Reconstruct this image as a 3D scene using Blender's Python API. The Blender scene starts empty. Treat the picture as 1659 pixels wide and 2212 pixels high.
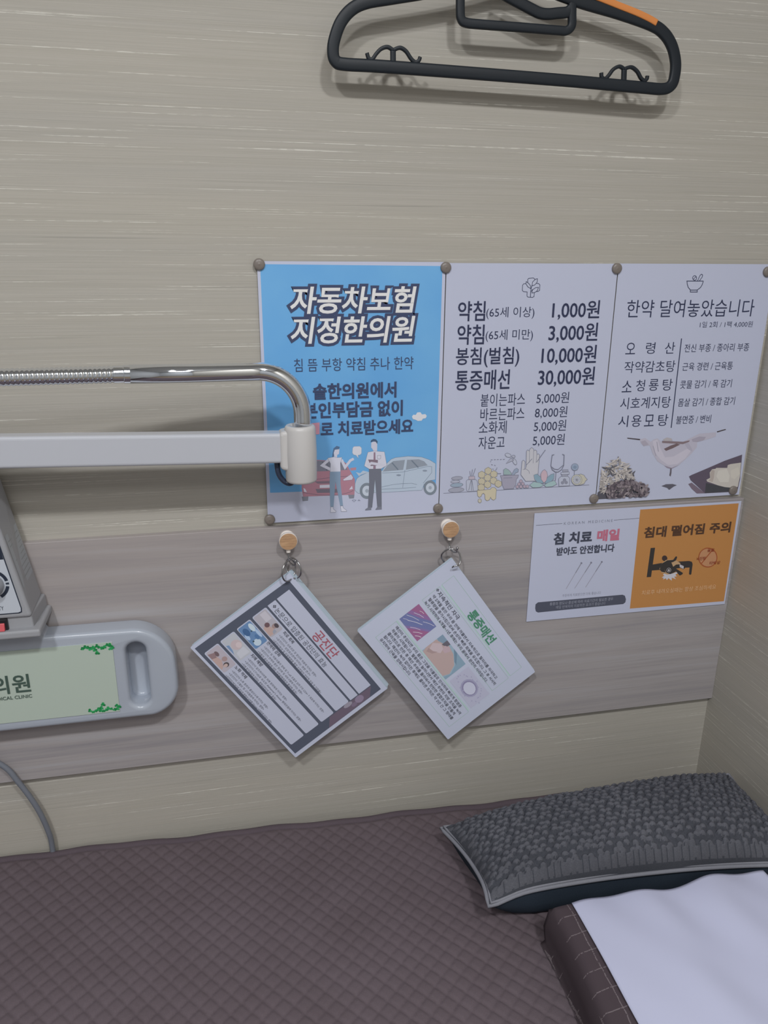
import bpy, bmesh, math, random
from mathutils import Vector, Matrix
import numpy as np

# ------------------------------------------------------------------ camera, lights, exposure
SC = bpy.context.scene
COL = SC.collection
FLOOR_Z, CEIL_Z = -1.09, 1.28
WALL_X = 0.609            # the right-hand wall; the long wall is the plane y = 0

def euler_cam(p, y, r):
    return Matrix.Rotation(y, 3, 'Z') @ Matrix.Rotation(p, 3, 'X') @ Matrix.Rotation(r, 3, 'Y')
cam_d = bpy.data.cameras.new('camera')
cam = bpy.data.objects.new('camera', cam_d); COL.objects.link(cam)
Rc = euler_cam(math.radians(-18.49486), math.radians(-12.14325), math.radians(-0.42617))
M = Matrix((Rc.col[0], Rc.col[2], -Rc.col[1])).transposed().to_4x4()
M.translation = (-0.07742, -0.88767, 0.25502)
cam.matrix_world = M
cam_d.sensor_fit = 'HORIZONTAL'; cam_d.sensor_width = 36.0
cam_d.lens = 1681.36 * 36.0 / 1659.0
cam_d.clip_start = 0.01
SC.camera = cam

def area(name, loc, size, power, color, sy=None):
    l = bpy.data.lights.new(name, 'AREA'); l.energy = power; l.color = color
    l.shape = 'RECTANGLE'; l.size = size; l.size_y = sy or size
    o = bpy.data.objects.new(name, l); COL.objects.link(o); o.location = loc
    return o
area('ceiling_lamp_or_fill', (-0.55, -1.40, CEIL_Z - 0.012), 0.13, 17.0, (0.975, 0.985, 1.0), 0.13)
area('ceiling_lamp_or_fill', (0.20, -1.38, CEIL_Z - 0.012), 0.13, 14.5, (0.975, 0.985, 1.0), 0.13)
area('ceiling_lamp_or_fill', (-0.30, -2.10, CEIL_Z - 0.012), 1.2, 12.0, (0.975, 0.985, 1.0), 0.5)  # added fill, no lamp of the room; lifts the overall light level
W = bpy.data.worlds.new('world'); SC.world = W; W.use_nodes = True
W.node_tree.nodes['Background'].inputs[0].default_value = (0.8, 0.84, 0.9, 1)
W.node_tree.nodes['Background'].inputs[1].default_value = 0.05
vs = SC.view_settings
SC.display_settings.display_device = 'sRGB'
vs.view_transform = 'Standard'; vs.look = 'None'; vs.gamma = 1.0; vs.use_curve_mapping = False
vs.exposure = -0.25

# ------------------------------------------------------------------ materials
LIT = 0.62                # share of white that a vertical sheet on this wall returns to the eye
def s2l(c):
    return c / 12.92 if c <= 0.04045 else ((c + 0.055) / 1.055) ** 2.4
def rgb(h, lit=1.0):
    return tuple(min(0.92, s2l(int(h[i:i + 2], 16) / 255) / lit) for i in (0, 2, 4)) + (1.0,)
MATS = {}
def mat(name, color, rough=0.5, metal=0.0, spec=0.5, coat=0.0):
    if name in MATS: return MATS[name]
    m = bpy.data.materials.new(name); m.use_nodes = True
    b = m.node_tree.nodes['Principled BSDF']
    b.inputs['Base Color'].default_value = color if len(color) == 4 else (*color, 1)
    b.inputs['Roughness'].default_value = rough
    b.inputs['Metallic'].default_value = metal
    b.inputs['Specular IOR Level'].default_value = spec
    b.inputs['Coat Weight'].default_value = coat
    MATS[name] = m
    return m
def muted(h, k=.40):
    # greys the picture inks towards a cool tone of like lightness
    c = [int(h[i:i + 2], 16) for i in (0, 2, 4)]; L = .3 * c[0] + .59 * c[1] + .11 * c[2]
    return ''.join('%02x' % max(0, min(255, round(v + k * (L * t - v)))) for v, t in zip(c, (.985, .995, 1.06)))
def ink(h):
    return mat('print_' + h, rgb(h, LIT), 0.42, 0.0, 0.35)
class NT:
    def __init__(s, m): s.t = m.node_tree; s.b = s.t.nodes['Principled BSDF']
    def n(s, kind, **kw):
        x = s.t.nodes.new(kind)
        for k, v in kw.items(): setattr(x, k, v)
        return x
    def l(s, a, b): s.t.links.new(a, b)
    def math(s, op, a, b=None):
        x = s.n('ShaderNodeMath', operation=op)
        for i, v in enumerate((a, b)):
            if v is None: continue
            if isinstance(v, (int, float)): x.inputs[i].default_value = v
            else: s.l(v, x.inputs[i])
        return x.outputs[0]
    def coords(s, scale, kind='Object', loc=(0, 0, 0), rot=(0, 0, 0)):
        tc = s.n('ShaderNodeTexCoord'); mp = s.n('ShaderNodeMapping')
        mp.inputs['Scale'].default_value = scale; mp.inputs['Location'].default_value = loc; mp.inputs['Rotation'].default_value = rot
        s.l(tc.outputs[kind], mp.inputs[0]); return mp.outputs[0]
    def noise(s, vec, scale=1.0, detail=2.0, rough=0.5, dist=0.0):
        x = s.n('ShaderNodeTexNoise'); x.inputs['Scale'].default_value = scale; x.inputs['Detail'].default_value = detail
        x.inputs['Roughness'].default_value = rough; x.inputs['Distortion'].default_value = dist
        s.l(vec, x.inputs['Vector']); return x.outputs['Fac']
    def ramp(s, fac, stops):
        x = s.n('ShaderNodeValToRGB'); e = x.color_ramp.elements
        while len(e) < len(stops): e.new(0.5)
        for i, (p, c) in enumerate(stops):
            e[i].position = p; e[i].color = c if len(c) == 4 else (*c, 1)
        s.l(fac, x.inputs[0]); return x.outputs[0]
    def mix(s, fac, a, b, kind='MIX'):
        x = s.n('ShaderNodeMix', data_type='RGBA', blend_type=kind)
        for i, v in ((0, fac), (6, a), (7, b)):
            if isinstance(v, (int, float)): x.inputs[i].default_value = v
            elif isinstance(v, tuple): x.inputs[i].default_value = v
            else: s.l(v, x.inputs[i])
        return x.outputs[2]
    def bump(s, h, strength, dist):
        x = s.n('ShaderNodeBump'); x.inputs['Strength'].default_value = strength; x.inputs['Distance'].default_value = dist
        s.l(h, x.inputs['Height']); s.l(x.outputs[0], s.b.inputs['Normal'])

def wallpaper(name, axis):
    # silk-look paper: fine level threads with scattered bright slubs; runs along x on one wall, along y on the other
    m = mat(name, rgb('94938f', LIT), 0.62, 0, 0.3); t = NT(m)
    def v(a, b): return t.coords((a, a, b), loc=(3.1, 1.7, 0.0) if axis == 'x' else (9.3, 4.2, 2.0))
    fine = t.noise(v(7, 1150), 1, 2, .6)
    mid = t.noise(v(2.2, 300), 1, 3, .65)
    wide = t.noise(v(0.9, 18), 1, 2, .5)
    slub = t.noise(v(3.6, 760), 1, 1.2, .5, .05)
    dark = t.noise(v(3.4, 540), 1, 1.5, .5, .05)
    gate = t.noise(v(90, 500), 1, 2, .5)
    base = t.ramp(fine, [(.30, rgb('908d86', LIT)), (.70, rgb('9a968f', LIT))])
    base = t.mix(t.ramp(mid, [(.38, (0, 0, 0)), (.75, (.30, .30, .30))]), base, rgb('89857a', LIT))
    base = t.mix(t.ramp(wide, [(.35, (0, 0, 0)), (.75, (.30, .30, .30))]), base, rgb('a09a8d', LIT))
    base = t.mix(t.ramp(dark, [(.68, (0, 0, 0)), (.75, (.40, .40, .40))]), base, rgb('74726c', LIT))
    s1 = t.ramp(slub, [(.662, (0, 0, 0)), (.71, (1, 1, 1))])
    s2 = t.ramp(gate, [(.40, (.25, .25, .25)), (.55, (1, 1, 1))])
    sl = t.math('MULTIPLY', s1, s2)
    base = t.mix(t.math('MULTIPLY', sl, .72), base, rgb('bfbdb5', LIT))
    t.l(base, t.b.inputs['Base Color'])
    t.bump(t.math('ADD', t.math('MULTIPLY', fine, .6), t.math('MULTIPLY', sl, .8)), .35, .0005)
    return m
def wood_board():
    m = mat('pale_wood_laminate', rgb('868488', LIT), 0.5, 0, 0.3); t = NT(m)
    g = t.noise(t.coords((1.6, 1, 55)), 1, 5, .62, .5)
    f = t.noise(t.coords((7, 1, 420)), 1, 3, .6)
    w = t.noise(t.coords((1.1, 1, 7)), 1, 2, .5)
    c = t.ramp(g, [(.30, rgb('7a777a', LIT)), (.52, rgb('8a8585', LIT)), (.72, rgb('908f92', LIT))])
    c = t.mix(t.ramp(f, [(.55, (0, 0, 0)), (.72, (.45, .45, .45))]), c, rgb('6e6a6c', LIT))
    c = t.mix(t.ramp(w, [(.4, (0, 0, 0)), (.7, (.4, .4, .4))]), c, rgb('8f8682', LIT))
    t.l(c, t.b.inputs['Base Color']); return m
def beech():
    m = mat('beech_face', rgb('9c7c60', LIT), 0.5); t = NT(m)
    g = t.noise(t.coords((60, 1, 420)), 1, 3, .6)
    t.l(t.ramp(g, [(.35, rgb('8d6e53', LIT)), (.65, rgb('a78768', LIT))]), t.b.inputs['Base Color']); return m
def fabric(name, a, b, scale=900, lit=1.0, rough=.9):
    m = mat(name, rgb(a, lit), rough, 0, .15); t = NT(m)
    f = t.noise(t.coords((scale, scale, scale)), 1, 2, .6); g = t.noise(t.coords((14, 14, 14)), 1, 2, .5)
    k = t.math('ADD', t.math('MULTIPLY', f, .55), t.math('MULTIPLY', g, .45))
    t.l(t.ramp(k, [(.35, rgb(a, lit)), (.65, rgb(b, lit))]), t.b.inputs['Base Color'])
    t.bump(f, .25, .0005); return m

# ------------------------------------------------------------------ mesh helpers
def make(name, verts, faces, mats, parent=None, midx=None, smooth=False, matrix=None):
    me = bpy.data.meshes.new(name); me.from_pydata([tuple(v) for v in verts], [], faces)
    if not isinstance(mats, (list, tuple)): mats = [mats]
    for m in mats: me.materials.append(m)
    if midx is not None: me.polygons.foreach_set('material_index', midx)
    if smooth: me.polygons.foreach_set('use_smooth', [True] * len(me.polygons))
    me.update()
    o = bpy.data.objects.new(name, me); COL.objects.link(o)
    if parent: o.parent = parent
    if matrix is not None: o.matrix_world = matrix
    return o
def from_bm(name, bm, m, parent=None, smooth=False):
    bmesh.ops.recalc_face_normals(bm, faces=bm.faces[:])
    me = bpy.data.meshes.new(name); bm.to_mesh(me); bm.free()
    for x in (m if isinstance(m, (list, tuple)) else [m]): me.materials.append(x)
    if smooth: me.polygons.foreach_set('use_smooth', [True] * len(me.polygons))
    o = bpy.data.objects.new(name, me); COL.objects.link(o)
    if parent: o.parent = parent
    return o
def tag(o, label=None, cat=None, group=None, kind=None):
    for k, v in (('label', label), ('category', cat), ('group', group), ('kind', kind)):
        if v: o[k] = v
    return o
def thing(name, loc, label, cat, group=None, rot=None):
    o = bpy.data.objects.new(name, None); COL.objects.link(o)
    o.location = loc; o.empty_display_size = .02
    if rot is not None: o.rotation_euler = rot
    return tag(o, label, cat, group)
def put(o, root):
    # parts are modelled in room coordinates; keep them there under their thing
    bpy.context.view_layer.update()
    o.parent = root; o.matrix_parent_inverse = root.matrix_world.inverted(); return o
def hexa(pts, bev=0.0, seg=3):
    bm = bmesh.new(); v = [bm.verts.new(p) for p in pts]
    for f in ((0, 1, 2, 3), (7, 6, 5, 4), (0, 4, 5, 1), (1, 5, 6, 2), (2, 6, 7, 3), (3, 7, 4, 0)): bm.faces.new([v[i] for i in f])
    if bev: bmesh.ops.bevel(bm, geom=bm.edges[:], offset=bev, segments=seg, profile=.5, affect='EDGES')
    return bm
def box(x0, x1, y0, y1, z0, z1, bev=0.0, seg=3):
    return hexa([(x0, y0, z0), (x1, y0, z0), (x1, y1, z0), (x0, y1, z0), (x0, y0, z1), (x1, y0, z1), (x1, y1, z1), (x0, y1, z1)], bev, seg)
def smooth_path(pts, n=8, closed=False):
    P = [Vector(p) for p in pts]; out = []; N = len(P)
    for i in range(N if closed else N - 1):
        g = (lambda k: P[k % N]) if closed else (lambda k: P[max(0, min(N - 1, k))])
        a, b, c, d = g(i - 1), g(i), g(i + 1), g(i + 2)
        for k in range(n):
            t = k / n
            out.append(.5 * ((2 * b) + (c - a) * t + (2 * a - 5 * b + 4 * c - d) * t * t + (3 * b - a - 3 * c + d) * t ** 3))
    if not closed: out.append(P[-1].copy())
    return out
def tube(path, rad, n=14, closed=False, cap=True):
    P = [Vector(p) for p in path]; N = len(P)
    if not callable(rad): r0 = rad; rad = lambda i: r0
    T = []
    for i in range(N):
        a = P[(i - 1) % N] if closed or i else P[i]; b = P[(i + 1) % N] if closed or i < N - 1 else P[i]
        T.append((b - a).normalized())
    u = T[0].orthogonal().normalized(); verts = []; faces = []
    for i in range(N):
        u = (u - T[i] * u.dot(T[i])).normalized(); w = T[i].cross(u)
        for k in range(n):
            a = 2 * math.pi * k / n; verts.append(P[i] + (u * math.cos(a) + w * math.sin(a)) * rad(i))
    for i in range(N if closed else N - 1):
        j = (i + 1) % N
        for k in range(n): faces.append((i * n + k, i * n + (k + 1) % n, j * n + (k + 1) % n, j * n + k))
    if cap and not closed:
        faces.append(tuple(range(n))[::-1]); faces.append(tuple((N - 1) * n + k for k in range(n)))
    return verts, faces
def lathe(prof, c, axis='y', n=36):
    verts = []; faces = []
    for (r, h) in prof:
        for k in range(n):
            a = 2 * math.pi * k / n; x, y = r * math.cos(a), r * math.sin(a)
            verts.append((c[0] + x, c[1] + h, c[2] + y) if axis == 'y' else (c[0] + x, c[1] + y, c[2] + h))
    for i in range(len(prof) - 1):
        for k in range(n): faces.append((i * n + k, i * n + (k + 1) % n, (i + 1) * n + (k + 1) % n, (i + 1) * n + k))
    faces.append(tuple(range(n))); faces.append(tuple((len(prof) - 1) * n + k for k in range(n)))
    return verts, faces
def ribbon(path, width, thick, n=8, y=0.0, closed=False):
    # flat plastic bar that follows a path in the plane of the wall; rounded section
    P = [Vector((p[0], p[1])) for p in path]; N = len(P); verts = []; faces = []
    sec = []
    for k in range(16):
        a = 2 * math.pi * k / 16; c, s = math.cos(a), math.sin(a)
        sec.append((math.copysign(abs(c) ** .55, c) * .5, math.copysign(abs(s) ** .55, s) * .5))
    for i in range(N):
        a = P[(i - 1) % N] if closed or i else P[i]; b = P[(i + 1) % N] if closed or i < N - 1 else P[i]
        t = (b - a).normalized(); nn = Vector((-t.y, t.x)); w = width(i / (N - 1)) if callable(width) else width
        for (p, q) in sec:
            c = P[i] + nn * p * w; verts.append((c.x, y + q * thick, c.y))
    for i in range(N if closed else N - 1):
        j = (i + 1) % N
        for k in range(16): faces.append((i * 16 + k, i * 16 + (k + 1) % 16, j * 16 + (k + 1) % 16, j * 16 + k))
    if not closed: faces.append(tuple(range(16))[::-1]); faces.append(tuple((N - 1) * 16 + k for k in range(16)))
    return verts, faces
def plate(name, loops, y_front, y_back, bevel, m, parent=None, res=4):
    # outline (and holes) in the plane of the wall, with rounded front and back edges
    c = bpy.data.curves.new(name, 'CURVE'); c.dimensions = '2D'; c.fill_mode = 'BOTH'
    for lp in loops:
        s = c.splines.new('POLY'); s.points.add(len(lp) - 1); s.use_cyclic_u = True
        for p, q in zip(s.points, lp): p.co = (q[0], q[1], 0, 1)
    d = abs(y_back - y_front); c.extrude = d / 2 - bevel; c.bevel_depth = bevel; c.bevel_resolution = res; c.offset = -bevel
    o = bpy.data.objects.new(name, c); COL.objects.link(o); bpy.context.view_layer.update()
    me = bpy.data.meshes.new_from_object(o.evaluated_get(bpy.context.evaluated_depsgraph_get()))
    COL.objects.unlink(o); bpy.data.objects.remove(o); bpy.data.curves.remove(c)
    ym = (y_front + y_back) / 2
    for v in me.vertices: v.co = Vector((v.co.x, ym - v.co.z, v.co.y))
    me.materials.clear(); me.materials.append(m); me.name = name
    bm = bmesh.new(); bm.from_mesh(me); bmesh.ops.remove_doubles(bm, verts=bm.verts[:], dist=1e-5)
    bmesh.ops.recalc_face_normals(bm, faces=bm.faces[:]); bm.to_mesh(me); bm.free()
    o = bpy.data.objects.new(name, me); COL.objects.link(o)
    if parent: o.parent = parent
    for p in me.polygons: p.use_smooth = True
    e = o.modifiers.new('edges', 'EDGE_SPLIT'); e.split_angle = math.radians(38)
    return o
def arc(cx, cz, r, a0, a1, n=10, rz=None):
    rz = rz or r
    return [(cx + r * math.cos(math.radians(a0 + (a1 - a0) * k / n)), cz + rz * math.sin(math.radians(a0 + (a1 - a0) * k / n))) for k in range(n + 1)]

# ------------------------------------------------------------------ printed sheets
GLYPH = {}
def glyphs(text, shear, res=3):
    key = (text, shear, res)
    if key not in GLYPH:
        c = bpy.data.curves.new('lettering', 'FONT'); c.body = text; c.shear = shear; c.resolution_u = res
        o = bpy.data.objects.new('lettering', c); COL.objects.link(o); bpy.context.view_layer.update()
        me = bpy.data.meshes.new_from_object(o.evaluated_get(bpy.context.evaluated_depsgraph_get()))
        V = np.array([v.co[:2] for v in me.vertices]); F = [tuple(p.vertices) for p in me.polygons]
        COL.objects.unlink(o); bpy.data.objects.remove(o); bpy.data.curves.remove(c); bpy.data.meshes.remove(me)
        n = {}
        for f in F:
            A_ = sum(V[a][0] * V[b][1] - V[b][0] * V[a][1] for a, b in zip(f, f[1:] + f[:1]))
            g = f if A_ > 0 else f[::-1]
            for a, b in zip(g, g[1:] + g[:1]): n[(a, b)] = 1
        GLYPH[key] = (V, F, [k for k in n if (k[1], k[0]) not in n])
    return GLYPH[key]
def heavier(P, edges, w0, w1):
    # a band outside the letter outline, from w0 to w1 away: makes a letter bolder, or gives it an outline.
    # neighbouring pieces lie a few thousandths of a millimetre apart so that no two share one depth
    nxt = dict(edges); prv = {b: a for a, b in edges}; V = []; F = []
    def miter(i):
        a, b, c = P[prv.get(i, i)], P[i], P[nxt.get(i, i)]
        d1 = Vector((b[0] - a[0], b[1] - a[1])); d2 = Vector((c[0] - b[0], c[1] - b[1]))
        if d1.length < 1e-9: d1 = d2
        if d2.length < 1e-9: d2 = d1
        n1 = Vector((d1.y, -d1.x)).normalized(); n2 = Vector((d2.y, -d2.x)).normalized(); m_ = n1 + n2
        m_ = m_.normalized() if m_.length > .1 else n1
        return m_ / max(.6, m_.dot(n1))
    left = dict(edges); loop = 0
    while left:
        a = next(iter(left)); k = 0; loop += 1
        while a in left:
            b = left.pop(a); dy = -3e-6 * (k % 11) - 33e-6 * (loop % 6); ma, mb = miter(a), miter(b); n0 = len(V)
            for q, m_, w in ((a, ma, w0), (b, mb, w0), (b, mb, w1), (a, ma, w1)): V.append((P[q][0] + m_.x * w, P[q][1] + m_.y * w, dy))
            F.append((n0, n0 + 1, n0 + 2, n0 + 3)); a = b; k += 1
    return V, F
def sheet_print(root, elems, y0, holder=None, extra=None):
    """Lay printed shapes (millimetres on the sheet) onto a sheet; one mesh per named part."""
    parts = {}
    for k, e in enumerate(elems):
        part, kind, col = e[0], e[1], e[2]
        d = parts.setdefault(part, ([], [], [], []))
        depth = y0 - .00006 - .000006 * k
        def add(V, F, m, dy=0.0):
            if m not in d[3]: d[3].append(m)
            b = len(d[0]); d[0].extend((v[0] * .001, depth + dy + (v[2] if len(v) > 2 else 0), v[1] * .001) for v in V)
            d[1].extend(tuple(b + i for i in f) for f in F); d[2].extend([d[3].index(m)] * len(F))
        m = (extra or {}).get(col) or ink(muted(col) if part in ('illustration', 'picture', 'flower_print') else col)
        if kind == 'F':
            add(e[3], [tuple(range(len(e[3])))], m)
        elif kind == 'S':
            w, pts, closed = e[3] / 2, e[4], e[5]
            P = [Vector(p) for p in pts]; N = len(P); V = []; F = []
            for i in range(N):
                a = P[i] - P[i - 1] if (closed or i) else P[i + 1] - P[i]
                b = P[(i + 1) % N] - P[i] if (closed or i < N - 1) else a
                a = a.normalized(); b = b.normalized(); t = (a + b)
                t = t.normalized() if t.length > .2 else b
                n = Vector((-t.y, t.x)); s = w / max(.5, abs(n.dot(Vector((-b.y, b.x)))))
                V += [tuple(P[i] + n * s), tuple(P[i] - n * s)]
            for i in range(N if closed else N - 1):
                j = (i + 1) % N; F.append((2 * i, 2 * i + 1, 2 * j + 1, 2 * j))
            add(V, F, m)
        else:
            text, x0, x1, z0, z1, bold, shear, oc, ow = e[3:12]
            V, F, E = glyphs(text, shear)
            lo, hi = V.min(0), V.max(0); em = (z1 - z0) / max(.86, hi[1] - lo[1]); g = em * max(0, bold)
            sx = (x1 - x0 - 2 * g) / (hi[0] - lo[0]); sz = (z1 - z0 - 2 * g) / (hi[1] - lo[1])
            P = [((v[0] - lo[0]) * sx + x0 + g, (v[1] - lo[1]) * sz + z0 + g) for v in V]
            if oc:
                V2, F2 = heavier(P, E, g * .6, em * ow); add(V2, F2, ink(oc))
            if bold >= .006:
                V2, F2 = heavier(P, E, 0.0, g); add(V2, F2, m, -.00024)
            add(P, F, m, -.00046 if bold >= .006 else -.00004)
    for part, (V, F, I, ms) in parts.items():
        o = make(part, V, F, ms, midx=I); o.parent = root
def rounded(w, h, r, n=5, x0=0.0, z0=0.0):
    # outline in mm, top-left corner at (x0, z0)
    out = []
    for cx, cz, a in ((x0 + w - r, z0 - r, 0), (x0 + r, z0 - r, 90), (x0 + r, z0 - h + r, 180), (x0 + w - r, z0 - h + r, 270)):
        out += arc(cx, cz, r, a, a + 90, n)
    return out
def sheet(name, w, h, t, m, parent=None, r=0.0, bow=0.0):
    # one sheet of paper, front at y = 0, top-left corner at the origin
    o = rounded(w, h, r) if r else [(w, 0), (0, 0), (0, -h), (w, -h)]
    n = len(o); V = [(x * .001, 0, z * .001) for x, z in o] + [(x * .001, t, z * .001) for x, z in o]
    F = [tuple(range(n)), tuple(range(2 * n - 1, n - 1, -1))] + [(i, i + n, (i + 1) % n + n, (i + 1) % n) for i in range(n)]
    return make(name, V, F, m, parent)

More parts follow.
